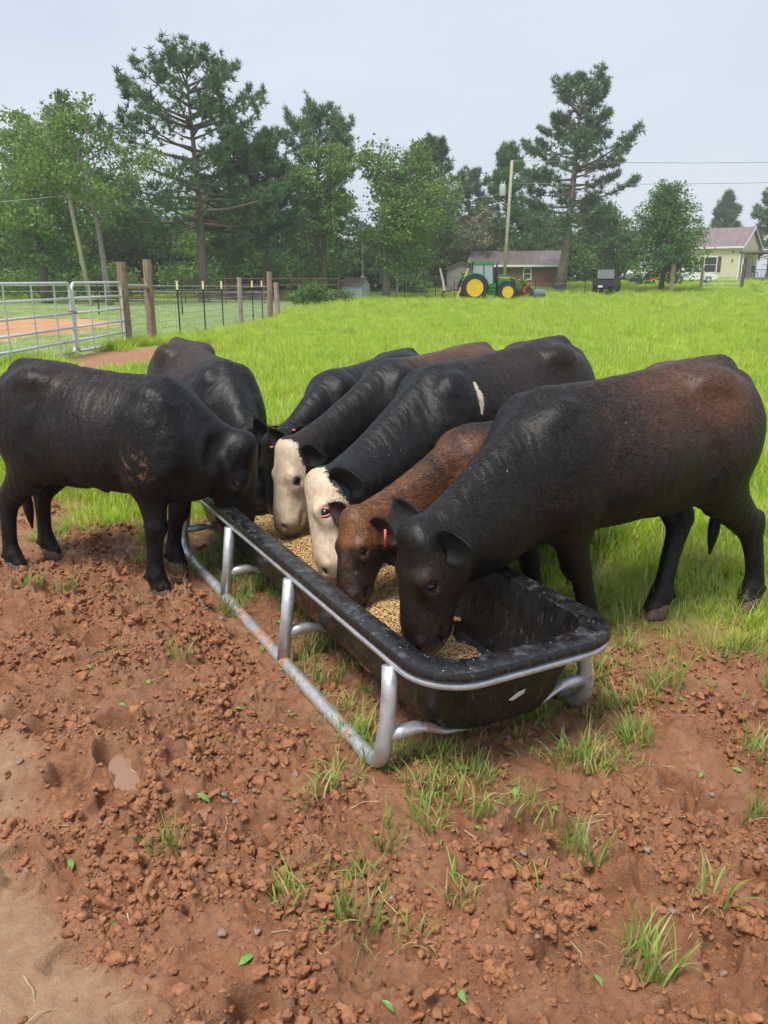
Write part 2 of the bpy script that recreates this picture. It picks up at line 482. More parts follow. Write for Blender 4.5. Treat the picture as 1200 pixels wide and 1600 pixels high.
# ------------------------------------------------------------------ scattering of uncountable pieces
def scatter(name, protos, pts, rot, scl, idx, label, cat):
    """one object: the points carry copies of the prototype pieces"""
    me = bpy.data.meshes.new(name)
    me.vertices.add(len(pts)); me.vertices.foreach_set('co', np.asarray(pts, np.float32).ravel())
    a = me.attributes.new('rot', 'FLOAT_VECTOR', 'POINT'); a.data.foreach_set('vector', np.asarray(rot, np.float32).ravel())
    a = me.attributes.new('scl', 'FLOAT_VECTOR', 'POINT'); a.data.foreach_set('vector', np.asarray(scl, np.float32).ravel())
    a = me.attributes.new('idx', 'INT', 'POINT'); a.data.foreach_set('value', np.asarray(idx, np.int32))
    o = link_mesh(name, me)
    g = bpy.data.node_groups.new(name + '_nodes', 'GeometryNodeTree')
    g.interface.new_socket('Geometry', in_out='INPUT', socket_type='NodeSocketGeometry')
    g.interface.new_socket('Geometry', in_out='OUTPUT', socket_type='NodeSocketGeometry')
    N, L = g.nodes, g.links
    gi, go = N.new('NodeGroupInput'), N.new('NodeGroupOutput')
    iop = N.new('GeometryNodeInstanceOnPoints'); iop.inputs['Pick Instance'].default_value = True
    jn = N.new('GeometryNodeJoinGeometry')
    for p in protos:
        oi = N.new('GeometryNodeObjectInfo'); oi.inputs['Object'].default_value = p; oi.inputs['As Instance'].default_value = True
        L.new(oi.outputs['Geometry'], jn.inputs[0])
    def na(nm, ty):
        q = N.new('GeometryNodeInputNamedAttribute'); q.data_type = ty; q.inputs['Name'].default_value = nm
        return [s for s in q.outputs if s.name == 'Attribute' and s.enabled][0]
    e2r = N.new('FunctionNodeEulerToRotation')
    L.new(gi.outputs[0], iop.inputs['Points']); L.new(jn.outputs[0], iop.inputs['Instance'])
    L.new(na('rot', 'FLOAT_VECTOR'), e2r.inputs[0]); L.new(e2r.outputs[0], iop.inputs['Rotation'])
    L.new(na('scl', 'FLOAT_VECTOR'), iop.inputs['Scale']); L.new(na('idx', 'INT'), iop.inputs['Instance Index'])
    L.new(iop.outputs[0], go.inputs[0])
    md = o.modifiers.new('scatter', 'NODES'); md.node_group = g
    return tag(o, label, cat, kind='stuff')

def proto(name, me, mat, smooth=False):
    me.materials.append(mat)
    if smooth: me.polygons.foreach_set('use_smooth', np.ones(len(me.polygons), bool))
    return bpy.data.objects.new(name, me)       # not linked: only its copies show

MUD_SOLID = None
def make_clods():
    t = MT('clod_material'); P = t.coord('World')
    nf = t.noise(P, 30, 5, .65)
    c = t.ramp(nf, [(.25, (.185, .076, .033)), (.5, (.30, .128, .058)), (.78, (.42, .208, .108))])
    t.set(Base_Color=c, Roughness=.82, Normal=t.bump(t.noise(P, 160, 4, .7), .5, .008)); t.b.inputs['Specular IOR Level'].default_value = .35
    protos = []
    for k in range(9):
        bm = bmesh.new(); bmesh.ops.create_icosphere(bm, subdivisions=3, radius=1)
        co = np.array([v.co for v in bm.verts])
        d = np.full(len(co), 1.25)
        rk = np.random.default_rng(300 + k)
        for _ in range(11):                     # broken faces
            pn = nrm(rk.normal(size=3)); dist = rk.uniform(.55, .95)
            cs = co @ pn
            d = np.where(cs > .05, np.minimum(d, dist / np.maximum(cs, .05)), d)
        for o_, (fq, am) in enumerate(((1.3, .34), (2.9, .30), (6.0, .22), (11.0, .12))):
            pn_ = perlin(co[:, 0] * fq + k * 7.7 + co[:, 2] * .6 * fq, co[:, 1] * fq - k * 3.1 + co[:, 2] * .8 * fq, 90 + o_ + k)
            d = d + am * (np.abs(pn_) * 1.4 - .35 if o_ else pn_)
        co = co * d[:, None]; co[:, 2] *= .62
        for v, q in zip(bm.verts, co): v.co = q
        me = bpy.data.meshes.new('clod'); bm.to_mesh(me); bm.free()
        protos.append(proto('clod', me, t.m, True))
    n = 220000
    x = RNG.uniform(-3.4, 3.0, n); y = 1.22 + (RNG.random(n) ** 1.5) * 4.6
    mud, soil, drive, sand, lawn, _, _ = masks(x, y)
    rg = fbm(x * 2.3, y * 2.3, 3, 51); ds = fbm(x * 3.7, y * 3.7, 3, 151)
    under = (np.abs((x - TR_C[0]) * TR_E2[0] + (y - TR_C[1]) * TR_E2[1]) < .55) & (np.abs((x - TR_C[0]) * TR_E1[0] + (y - TR_C[1]) * TR_E1[1]) < 1.75)
    keep = (mud > .6) & (RNG.random(n) < np.clip(.34 + 1.3 * rg + 1.3 * ds, .05, 1)) & (RNG.random(n) > sand * .97) & (~under | (RNG.random(n) < .12))
    for px, py, ra, rb, a in PUDDLES: keep &= np.hypot((x - px) / (ra * 1.4), (y - py) / (rb * 1.4)) > 1
    x, y = x[keep][:60000], y[keep][:60000]; n = len(x)
    s = np.exp(RNG.normal(math.log(.0062), .55, n)); s = np.clip(s, .0026, .022)
    z = height(x, y) + s * .18
    scl = s[:, None] * RNG.uniform(.7, 1.3, (n, 3))
    rot = RNG.uniform(-.5, .5, (n, 3)); rot[:, 2] = RNG.uniform(0, 6.28, n)
    scatter('mud_clods', protos, np.stack([x, y, z], 1), rot, scl, RNG.integers(0, 9, n), 'crumbled clods of red brown mud trampled over the ground', 'mud')
make_clods()

# ------------------------------------------------------------------ grass
def tuft(n, h, spread, width, lean, seg=4, seed=0, dryf=.14):
    r = np.random.default_rng(seed)
    vs, qs, tint = [], [], []
    for _ in range(n):
        a = r.uniform(0, 6.28); rad = spread * math.sqrt(r.random())
        b = V(math.cos(a) * rad, math.sin(a) * rad, 0)
        az = a + r.normal(0, .7) if r.random() < .7 else r.uniform(0, 6.28)
        d = V(math.cos(az), math.sin(az), 0); sd = V(-d[1], d[0], 0)
        hh = h * r.uniform(.45, 1.1); ln = lean * r.uniform(.3, 1.4); w = width * r.uniform(.7, 1.25)
        base = len(vs); tn = r.random()
        th0 = ln * .35; p = b.copy(); L = hh / seg
        dry = r.random() < dryf
        for k in range(seg + 1):
            u = k / seg
            ww = w * (1 - u ** 1.8) * .5 + .0003
            vs.append(p - sd * ww); vs.append(p + sd * ww)
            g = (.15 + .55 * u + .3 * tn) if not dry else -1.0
            tint += [g, g]
            th = th0 + ln * 1.5 * u
            p = p + L * (d * math.sin(th) + V(0, 0, 1) * math.cos(th))
        qs += [(base + 2 * k, base + 2 * k + 1, base + 2 * k + 3, base + 2 * k + 2) for k in range(seg)]
    me = np_mesh('tuft', np.array(vs), quads=np.array(qs)); fattr(me, 'tint', tint)
    return me

def grass_mat(name, lo, hi, dry, trans=.35):
    t = MT(name)
    a = t.attr('tint')
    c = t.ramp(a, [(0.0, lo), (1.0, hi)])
    c = t.mix(t.math('LESS_THAN', a, -.5), c, dry)
    P = t.coord('World')
    patch = t.ramp(t.noise(P, .35, 4, .6), [(.35, 0.0), (.72, 1.0)])
    c = t.mix(t.math('MULTIPLY', patch, .55), c, tuple(x * y for x, y in zip(hi, (1.25, 1.0, 1.3))))
    hv = t.n('ShaderNodeHueSaturation')
    mr = t.n('ShaderNodeMapRange'); t.l(t.rand(), mr.inputs['Value']); mr.inputs['To Min'].default_value = .75; mr.inputs['To Max'].default_value = 1.2
    t.l(mr.outputs[0], hv.inputs['Value']); t.l(c, hv.inputs['Color']); c = hv.outputs['Color']
    t.set(Base_Color=c, Roughness=.5); t.b.inputs['Specular IOR Level'].default_value = .3
    tr = t.n('ShaderNodeBsdfTranslucent'); t.l(c, tr.inputs['Color'])
    ms = t.n('ShaderNodeMixShader'); ms.inputs[0].default_value = trans
    t.l(t.b.outputs[0], ms.inputs[1]); t.l(tr.outputs[0], ms.inputs[2]); t.l(ms.outputs[0], t.out.inputs['Surface'])
    return t.m
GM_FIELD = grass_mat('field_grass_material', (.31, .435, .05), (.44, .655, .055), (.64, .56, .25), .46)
GM_MUD = grass_mat('tuft_grass_material', (.16, .26, .05), (.27, .46, .075), (.50, .41, .20), .4)
GM_LAWN = grass_mat('lawn_grass_material', (.36, .50, .18), (.48, .64, .27), (.50, .46, .24), .42)
# ------------------------------------------------------------------ cattle
def surface_nets(F, org, vox):
    nx, ny, nz = F.shape
    S = F < 0
    c = np.zeros((nx - 1, ny - 1, nz - 1), np.int8)
    for a in (0, 1):
        for b in (0, 1):
            for d in (0, 1):
                c += S[a:nx - 1 + a, b:ny - 1 + b, d:nz - 1 + d]
    act = (c > 0) & (c < 8)
    I = np.argwhere(act)
    vid = np.full(act.shape, -1, np.int32); vid[act] = np.arange(len(I))
    acc = np.zeros((len(I), 3)); cnt = np.zeros(len(I))
    corners = [(a, b, d) for a in (0, 1) for b in (0, 1) for d in (0, 1)]
    val = {k: F[I[:, 0] + k[0], I[:, 1] + k[1], I[:, 2] + k[2]] for k in corners}
    for i, p in enumerate(corners):
        for q in corners[i + 1:]:
            if sum(abs(p[k] - q[k]) for k in range(3)) != 1: continue
            va, vb = val[p], val[q]
            m = (va < 0) != (vb < 0)
            t = np.where(m, va / np.where(m, va - vb, 1), 0)
            pt = np.array(p)[None] + t[:, None] * (np.array(q) - np.array(p))[None]
            acc += np.where(m[:, None], pt, 0); cnt += m
    P = (I + acc / cnt[:, None]) * vox + org
    quads = []
    for ax in range(3):
        sl0 = [slice(None)] * 3; sl1 = [slice(None)] * 3
        sl0[ax] = slice(0, -1); sl1[ax] = slice(1, None)
        ch = S[tuple(sl0)] != S[tuple(sl1)]
        E = np.argwhere(ch)
        o1, o2 = [(1, 2), (2, 0), (0, 1)][ax]
        ok = (E[:, o1] > 0) & (E[:, o2] > 0) & (E[:, o1] < F.shape[o1] - 1) & (E[:, o2] < F.shape[o2] - 1)
        E = E[ok]
        def cell(d1, d2):
            K = E.copy(); K[:, o1] -= d1; K[:, o2] -= d2
            return vid[K[:, 0], K[:, 1], K[:, 2]]
        q = np.stack([cell(1, 1), cell(0, 1), cell(0, 0), cell(1, 0)], 1)
        flip = ~S[E[:, 0], E[:, 1], E[:, 2]]
        q[flip] = q[flip][:, ::-1]
        quads.append(q)
    Q = np.concatenate(quads)
    # light smoothing
    for lam in (.5, .5):
        s = np.zeros_like(P); n = np.zeros(len(P))
        for a, b in ((0, 1), (1, 2), (2, 3), (3, 0)):
            np.add.at(s, Q[:, a], P[Q[:, b]]); np.add.at(n, Q[:, a], 1)
            np.add.at(s, Q[:, b], P[Q[:, a]]); np.add.at(n, Q[:, b], 1)
        P = P + lam * (s / n[:, None] - P)
    return P, Q

class Field:
    def __init__(s, lo, hi, vox):
        s.vox = vox; s.lo = np.asarray(lo, float); s.n = np.ceil((np.asarray(hi) - s.lo) / vox).astype(int) + 1
        s.ax = [s.lo[i] + np.arange(s.n[i]) * vox for i in range(3)]
        s.F = np.full(tuple(s.n), 1.0, np.float32)
    def box(s, lo, hi):
        a = np.clip(np.floor((np.asarray(lo) - s.lo) / s.vox).astype(int), 0, s.n); b = np.clip(np.ceil((np.asarray(hi) - s.lo) / s.vox).astype(int) + 1, 0, s.n)
        return tuple(slice(i, j) for i, j in zip(a, b))
    def pts(s, sl):
        return [a.astype(np.float32) for a in np.meshgrid(*[s.ax[i][sl[i]] for i in range(3)], indexing='ij', sparse=True)]
    def union(s, sl, d, k):
        f = s.F[sl]
        h = np.maximum(k - np.abs(f - d), 0) / k
        s.F[sl] = np.minimum(f, d) - h * h * k * .25
    def carve(s, sl, d, k):
        f = s.F[sl]; e = -d
        h = np.maximum(k - np.abs(f - e), 0) / k
        s.F[sl] = np.maximum(f, e) + h * h * k * .25
    def tube(s, nodes, side, k=.04, sub=3, carve=False):
        """nodes: (x, y, z, half width along side, half depth)"""
        N = crom(np.asarray(nodes, float), sub); N[:, 3:] = np.maximum(N[:, 3:], .004)
        side = nrm(side)
        m = N[:, 3:].max() + k + .02
        sl = s.box(N[:, :3].min(0) - m, N[:, :3].max(0) + m)
        if any(q.stop <= q.start for q in sl): return
        D = None
        for i in range(len(N) - 1):
            p0, p1 = N[i, :3], N[i + 1, :3]
            mm = max(N[i, 3:].max(), N[i + 1, 3:].max()) + k + .03
            ss = s.box(np.minimum(p0, p1) - mm, np.maximum(p0, p1) + mm)
            if any(q.stop <= q.start for q in ss): continue
            x, y, z = s.pts(ss)
            d = p1 - p0; L = np.linalg.norm(d); d = d / max(L, 1e-6)
            sd = nrm(side - d * (side @ d)); n = np.cross(sd, d)
            rx, ry, rz = x - p0[0], y - p0[1], z - p0[2]
            t = np.clip((rx * d[0] + ry * d[1] + rz * d[2]) / max(L, 1e-6), 0, 1)
            a = N[i, 3] + (N[i + 1, 3] - N[i, 3]) * t; b = N[i, 4] + (N[i + 1, 4] - N[i, 4]) * t
            w = rx * d[0] + ry * d[1] + rz * d[2] - t * L
            u = rx * sd[0] + ry * sd[1] + rz * sd[2]; v = rx * n[0] + ry * n[1] + rz * n[2]
            c = np.minimum(a, b)
            k0 = np.sqrt((u / a) ** 2 + (v / b) ** 2 + (w / c) ** 2) + 1e-6
            k1 = np.sqrt((u / a ** 2) ** 2 + (v / b ** 2) ** 2 + (w / c ** 2) ** 2) + 1e-6
            dd = (k0 * (k0 - 1) / k1).astype(np.float32)
            if D is None: D = np.full(s.F.shape, np.float32(1.0)) if False else {}
            key = tuple((q.start, q.stop) for q in ss)
            D[i] = (ss, dd)
        if not D: return
        G = np.full(tuple(q.stop - q.start for q in sl), np.float32(.9))
        for ss, dd in D.values():
            loc = tuple(slice(max(q.start, r.start) - r.start, min(q.stop, r.stop) - r.start) for q, r in zip(ss, sl))
            src = tuple(slice(max(q.start, r.start) - q.start, min(q.stop, r.stop) - q.start) for q, r in zip(ss, sl))
            kk = .012
            f = G[loc]; e = dd[src]; h = np.maximum(kk - np.abs(f - e), 0) / kk
            G[loc] = np.minimum(f, e) - h * h * kk * .25
        (s.carve if carve else s.union)(sl, G, k)
    def ell(s, c, r, k=.03, R=None, carve=False):
        c = np.asarray(c, float); r = np.asarray(r, float); m = r.max() + k + .02
        sl = s.box(c - m, c + m)
        if any(q.stop <= q.start for q in sl): return
        x, y, z = s.pts(sl); x, y, z = x - c[0], y - c[1], z - c[2]
        if R is not None:
            R = np.asarray(R)
            x, y, z = [x * R[0, i] + y * R[1, i] + z * R[2, i] for i in range(3)]
        k0 = np.sqrt((x / r[0]) ** 2 + (y / r[1]) ** 2 + (z / r[2]) ** 2) + 1e-6
        k1 = np.sqrt((x / r[0] ** 2) ** 2 + (y / r[1] ** 2) ** 2 + (z / r[2] ** 2) ** 2) + 1e-6
        d = (k0 * (k0 - 1) / k1).astype(np.float32)
        (s.carve if carve else s.union)(sl, d, k)

def coat_material(name, black, brown, cream, streak=1.0, muzzle=(.035, .025, .022), hair=False):
    t = MT(name)
    v = t.coord('Object', (5, 9, 9))
    fine = t.noise(t.coord('Object', (11, 75, 75), (0, .75, 0)), 2.6, 5, .68, .9)
    big = t.noise(v, .55, 4, .6)
    br = t.math('ADD', t.attr('brown'), t.math('MULTIPLY', t.math('SUBTRACT', fine, .5), 1.5 * streak))
    br = t.math('ADD', br, t.math('MULTIPLY', t.math('SUBTRACT', big, .5), 1.1))
    br = t.math('MULTIPLY', t.math('MULTIPLY', br, 1.0, True), t.math('GREATER_THAN', t.attr('brown'), .004))
    br = t.math('MULTIPLY', br, t.math('ADD', .25, t.math('MULTIPLY', t.attr('brown'), 1.2), True), True)
    if hair:        # each hair is of one colour
        br = t.math('ADD', t.math('MULTIPLY', t.math('GREATER_THAN', br, t.attr('hr')), .75), t.math('MULTIPLY', br, .2))
        fine = t.attr('hr')
    blk = t.ramp(fine, [(.3, tuple(c * .7 for c in black)), (.7, tuple(c * 1.5 for c in black))])
    brn = t.ramp(fine, [(.3, tuple(c * .55 for c in brown)), (.72, tuple(c * 1.35 for c in brown))])
    c = t.mix(br, blk, brn)
    wn_ = t.noise(t.coord('Object', (26, 34, 34)), 1.2, 6, .78)
    wm = t.math('ADD', t.math('MULTIPLY', t.math('GREATER_THAN', t.attr('white'), .002), t.math('SUBTRACT', t.math('MULTIPLY', t.attr('white'), 1.0), 0.0)), t.math('MULTIPLY', t.math('SUBTRACT', wn_, .5), 1.5))
    wm = t.math('MULTIPLY', wm, t.math('GREATER_THAN', t.attr('white'), .02))
    wm = t.ramp(wm, [(.42, 0.0), (.56, 1.0)])
    crm = t.ramp(t.noise(t.coord('Object', (60, 60, 26)), 1.0, 5, .6), [(.3, tuple(c_ * .74 for c_ in cream)), (.7, cream)])
    stain = t.ramp(t.noise(t.coord('Object', (1, 1, 1)), 14, 5, .65), [(.50, 0.0), (.72, .75)])
    crm = t.mix(stain, crm, (.40, .24, .15))
    c = t.mix(wm, c, crm)
    pk = t.attr('pink')
    c = t.mix(pk, c, (.36, .20, .15))
    mz = t.attr('muzzle')
    c = t.mix(mz, c, muzzle)
    # specks of meal and dried mud on the hair
    vd = t.voro(t.coord('Object', (1, 1, 1)), 55)
    vc = t.voro(t.coord('Object', (1, 1, 1)), 55, out='Color')
    sep = t.n('ShaderNodeSeparateColor'); t.l(vc, sep.inputs[0])
    sp = t.math('MULTIPLY', t.math('LESS_THAN', vd, .10), t.math('GREATER_THAN', t.math('MULTIPLY', sep.outputs[0], t.noise(t.coord('Object'), 3.5, 2, .5)), .555))
    c = t.mix(sp, c, (.55, .50, .42))
    dirt = t.math('MULTIPLY', t.attr('dirt'), t.ramp(t.noise(t.coord('Object', (1, 1, 1)), 26, 5, .7), [(.53, 0.0), (.68, 1.0)]))
    c = t.mix(dirt, c, (.24, .125, .07))
    t.set(Base_Color=c, Roughness=t.math('SUBTRACT', t.math('SUBTRACT', .54, t.math('MULTIPLY', fine, .16)), t.math('MULTIPLY', t.attr('muzzle'), .15)))
    t.b.inputs['Specular IOR Level'].default_value = .36
    t.b.inputs['Sheen Weight'].default_value = .0
    t.b.inputs['Sheen Roughness'].default_value = .35
    t.b.inputs['Sheen Tint'].default_value = (.75, .82, .95, 1)
    if hair:
        t.set(Roughness=.55); t.b.inputs['Specular IOR Level'].default_value = .15
        return t.m
    folds = t.noise(t.coord('Object', (26, 4, 10), (0, .9, 0)), 1.0, 2, .5)
    nb = t.bump(folds, .40, .03)
    t.set(Normal=t.bump(fine, .22, .008, nb))
    return t.m

EYE_M = MT('cattle_eye').set(Base_Color=(.008, .006, .006), Roughness=.06).m
PINK_M = simple('pink_eyelid', (.50, .22, .17), .5, 0, .2, 60)
HOOF_M = simple('hoof_horn', (.055, .042, .034), .7, 0, .5, 30, .3, col2=(.16, .085, .05))
TAGO_M = simple('orange_tag_plastic', (.75, .13, .06), .4, 0, .1)
EARIN_M = simple('ear_hair_black', (.009, .008, .0085), .6, 0, .5, 60, .5)
EARBR_M = simple('ear_hair_brown', (.045, .022, .014), .75, 0, .5, 60, .5)
EARPK_M = simple('ear_hair_pinkish', (.10, .062, .055), .7, 0, .5, 40, .4)

def ear_mesh(L=.17, W=.062, cup=.035):
    nu, nv = 14, 9; vs = []
    for lay in (0, 1):
        for i in range(nu):
            u = i / (nu - 1)
            w = W * (math.sin(PI * min(1, (u * .93 + .05)) ** .80) ** .75) * (1 if u > .12 else .55 + u * 3.7)
            for j in range(nv):
                v = j / (nv - 1) * 2 - 1
                zc = -cup * (1 - v * v) * (math.sin(PI * (u * .9 + .08)) ** .6) + .018 * u * u
                th = .0065 * (1 - .75 * abs(v) ** 3) * (1 - .6 * u)
                vs.append((u * L, v * w, zc + (th if lay == 0 else -th)))
    def id(l, i, j): return l * nu * nv + i * nv + j
    fs = []
    for i in range(nu - 1):
        for j in range(nv - 1):
            fs.append((id(0, i, j), id(0, i, j + 1), id(0, i + 1, j + 1), id(0, i + 1, j)))
            fs.append((id(1, i, j), id(1, i + 1, j), id(1, i + 1, j + 1), id(1, i, j + 1)))
    for i in range(nu - 1):
        fs.append((id(0, i, 0), id(0, i + 1, 0), id(1, i + 1, 0), id(1, i, 0)))
        fs.append((id(0, i, nv - 1), id(1, i, nv - 1), id(1, i + 1, nv - 1), id(0, i + 1, nv - 1)))
    for j in range(nv - 1):
        fs.append((id(0, 0, j), id(1, 0, j), id(1, 0, j + 1), id(0, 0, j + 1)))
        fs.append((id(0, nu - 1, j), id(0, nu - 1, j + 1), id(1, nu - 1, j + 1), id(1, nu - 1, j)))
    return vs, fs

def make_cow(name, label, tail, withers, poll, muzzle, nrm_h, feet=None, vox=.011, girth=1.0, leg=1.0, mat=None,
             brown=None, white=None, headscale=1.0, ears=(), eyes=(1, -1), pink_eye=False, dirt=0.0, sheath=True, hscale=None, bottom=None, ear_m=None, stripe=None, tailswing=0.0, neck=1.0, nhair=50000, hair_m=None, hlen=.012):
    tail, withers, poll, muzzle = [np.asarray(q, float) for q in (tail, withers, poll, muzzle)]
    f2 = withers[:2] - tail[:2]; Lb = np.linalg.norm(f2); yaw = math.atan2(f2[1], f2[0])
    O = V(*( (tail[:2] + withers[:2]) / 2), 0.0)
    Rw = rotz(yaw)
    loc = lambda q: Rw.T @ (np.asarray(q, float) - O)
    dirl = lambda q: Rw.T @ np.asarray(q, float)
    xt, xw = -Lb / 2, Lb / 2; zt, zw = tail[2], withers[2]
    sz = (zt + zw) / 2 / 1.18; sy = girth * sz; sl = Lb / 1.10
    P, M = loc(poll), loc(muzzle); Nh = dirl(nrm_h)
    d = nrm(M - P); n = nrm(Nh - d * (Nh @ d)); s = np.cross(n, d)           # s: the animal's left when n forward, d down
    if s[1] < 0 and abs(s[1]) > .3: s = -s
    LH = np.linalg.norm(M - P); hs = LH / .44 * headscale
    lo = np.minimum([xt - .25, -.5 * sy - .1, -.02], np.minimum(P, M) - .25); hi = np.maximum([xw + .4, .5 * sy + .1, max(zt, zw) + .12], np.maximum(P, M) + .25)
    F = Field(lo, hi, vox)
    # ---- trunk
    tab = np.array([  # u, top offset, bottom, half width
        (-.125, -.24, .86, .07), (-.09, -.11, .78, .13), (-.02, -.035, .67, .195), (.08, -.005, .61, .235), (.2, .006, .585, .262), (.35, -.006, .575, .268),
        (.55, -.006, .545, .292), (.72, -.004, .53, .285), (.88, .012, .525, .248), (1.0, .0, .53, .215), (1.1, -.055, .55, .18), (1.2, -.15, .60, .135), (1.27, -.25, .66, .08)])
    tt = crom(tab, 6)
    ux = xt + tt[:, 0] * Lb; top = zt + (zw - zt) * np.clip(tt[:, 0], 0, 1) + tt[:, 1] * sz
    bot = tt[:, 2] * sz
    if bottom is not None: bot = bot + np.interp(tt[:, 0], [0, .5, 1], bottom)
    wid = tt[:, 3] * sy
    slc = F.box([xt - .25, -.5 * sy, .3], [xw + .45, .5 * sy, max(zt, zw) + .1])
    x, y, z = F.pts(slc)
    T_, B_, W_ = [np.interp(x, ux, q).astype(np.float32) for q in (top, bot, wid)]
    zc = (T_ + B_) / 2; hh = (T_ - B_) / 2
    vv = (z - zc) / hh
    vc = np.clip(vv, -1.2, 1.2)
    we = W_ * (1 - .17 * vc - .05 * vc * vc)
    k0 = (np.abs(y / we) ** 2.25 + np.abs(vv) ** 2.25) ** (1 / 2.25) + 1e-5
    dd = (k0 - 1) * np.minimum(we, hh) * .9
    dd = dd + .0045 * np.sin((x + .25 * (z - .9)) * 2 * PI / (.085 * sl)) * np.clip(1 - np.abs((x - (xt + .58 * Lb)) / (.22 * Lb)), 0, 1) * np.clip(1 - np.abs(vv + .05) * 1.15, 0, 1)
    ox = np.maximum(np.maximum(ux[0] - x, x - ux[-1]), 0)
    dd = np.where(ox > 0, np.sqrt(np.maximum(dd, 0) ** 2 + ox ** 2), dd)
    F.union(slc, dd.astype(np.float32), .02)
    # spine ridge, hips, pins, tail head
    F.tube([(xt - .01, 0, zt - .035 * sz, .035 * sy, .04 * sz), (xt + .3 * Lb, 0, zt + (zw - zt) * .3 - .05 * sz, .05 * sy, .05 * sz), (xt + .75 * Lb, 0, zt + (zw - zt) * .75 - .05 * sz, .05 * sy, .05 * sz), (xw, 0, zw - .05 * sz, .06 * sy, .06 * sz)], (0, 1, 0), .07)
    for q in (-1, 1):
        F.ell((xt + .19 * Lb, q * .155 * sy, zt - .10 * sz), (.10 * sz, .055 * sy, .055 * sz), .12)
        F.ell((xt - .05 * Lb, q * .085 * sy, zt - .12 * sz), (.05 * sz, .045 * sy, .055 * sz), .06)
        F.ell((xt + .33 * Lb, q * .33 * sy, zt - .17 * sz), (.12 * sz, .075 * sy, .085 * sz), .12, carve=True)   # hollow before the hip
        F.ell((xw + .0 * Lb, q * .12 * sy, zw - .10 * sz), (.10 * sz, .07 * sy, .10 * sz), .06)               # shoulder blade
        F.ell((xw - .06 * Lb, q * .185 * sy, zw - .30 * sz), (.13 * sz, .075 * sy, .20 * sz), .05)
        F.ell((xt + .03 * Lb, q * .145 * sy, zt - .33 * sz), (.18 * sz, .10 * sy, .22 * sz), .08)             # rump muscle
    # ---- legs
    g = 1.16 * leg * sz
    hind = [(.10, .125, .98, .10, .22), (.125, .165, .82, .10, .205), (.105, .165, .67, .08, .145), (.03, .15, .545, .055, .09), (-.05, .135, .435, .040, .062), (-.052, .13, .36, .033, .046), (-.04, .13, .27, .030, .039), (-.03, .13, .17, .030, .038), (-.02, .13, .105, .039, .046), (.0, .13, .07, .036, .043), (.012, .13, .035, .042, .052)]
    fore = [(-.02, .115, .94, .085, .17), (.045, .15, .79, .09, .155), (.01, .165, .66, .078, .125), (.015, .15, .545, .055, .083), (.028, .14, .44, .043, .056), (.03, .138, .385, .043, .05), (.022, .135, .31, .032, .039), (.018, .135, .18, .030, .037), (.022, .135, .11, .039, .046), (.038, .135, .07, .036, .042), (.05, .135, .035, .042, .052)]
    hoofs = []
    feet = feet or {}
    for nm, (base, x0) in dict(LH=(hind, xt + .02), RH=(hind, xt + .02), LF=(fore, xw - .03), RF=(fore, xw - .03)).items():
        q = 1 if nm[0] == 'L' else -1
        dflt = V(x0 + base[-1][0] * sz, q * .13 * sy, 0)
        tgt = loc((*feet[nm], 0)) if nm in feet else dflt
        dl = tgt - dflt
        nodes = []
        for k, (a, b, c, wa, wb) in enumerate(base):
            w = 1 - sstep(.10, .80, c)
            zf = c * sz
            lowk = g / sz if c < .5 else (1 + (g / sz - 1) * .5)
            nodes.append((x0 + a * sz + dl[0] * w, q * b * sy + dl[1] * w, zf, wa * (sy if c > .6 else sz) * lowk, wb * sz * lowk))
        F.tube(nodes, (0, 1, 0), .055)
        j = nodes[4] if nm[1] == 'H' else nodes[5]
        if nm[1] == 'H': F.ell((j[0] - .05 * g, j[1], j[2] + .012), (.030 * g, .026 * g, .05 * g), .03)
        else: F.ell((j[0] + .018 * g, j[1], j[2]), (.036 * g, .042 * g, .05 * g), .02)
        jf = nodes[8]
        for e_ in (-1, 1): F.ell((jf[0] - .047 * g, jf[1] + e_ * .018 * g, jf[2] - .008), (.013 * g, .012 * g, .016 * g), .012)
        hoofs.append((tgt[0], tgt[1]))
    # knees, hocks and shoulder relief
    for q in (-1, 1):
        F.tube([(xw - .05 * Lb, q * .12 * sy, zw - .05 * sz, .03, .03), (xw + .02 * Lb, q * .185 * sy, .86 * sz, .028, .035), (xw + .08 * sz, q * .195 * sy, .72 * sz, .035, .045)], (0, 1, 0), .05)
        F.ell((xw - .04 * sz, q * .195 * sy, .70 * sz), (.12 * sz, .06 * sy, .12 * sz), .045)
        F.tube([(xw - .165 * sl, q * .30 * sy, .60 * sz, .022, .02), (xw - .18 * sl, q * .315 * sy, .78 * sz, .022, .022), (xw - .15 * sl, q * .285 * sy, .95 * sz, .015, .015)], (0, 1, 0), .07, carve=True)
        F.tube([(xt + .30 * Lb, q * .30 * sy, .66 * sz, .02, .02), (xt + .27 * Lb, q * .30 * sy, .82 * sz, .022, .022), (xt + .30 * Lb, q * .29 * sy, .95 * sz, .014, .014)], (0, 1, 0), .07, carve=True)
        F.tube([(xt - .10 * sz, q * .10 * sy, .92 * sz, .02, .03), (xt - .09 * sz, q * .17 * sy, .74 * sz, .02, .02)], (0, 1, 0), .05, carve=True)
    # fold of the flank, brisket, sheath
    for q in (-1, 1):
        F.tube([(xt + .22 * Lb, q * .19 * sy, .74 * sz, .03, .05), (xt + .33 * Lb, q * .17 * sy, .625 * sz, .025, .035), (xt + .45 * Lb, q * .08 * sy, .585 * sz, .02, .03)], (0, 1, 0), .09)
    F.tube([(xw + .02, 0, .56 * sz, .09, .06), (xw + .16 * sz, 0, .60 * sz, .075, .075), (xw + .26 * sz, 0, .69 * sz, .05, .07)], (0, 1, 0), .06)
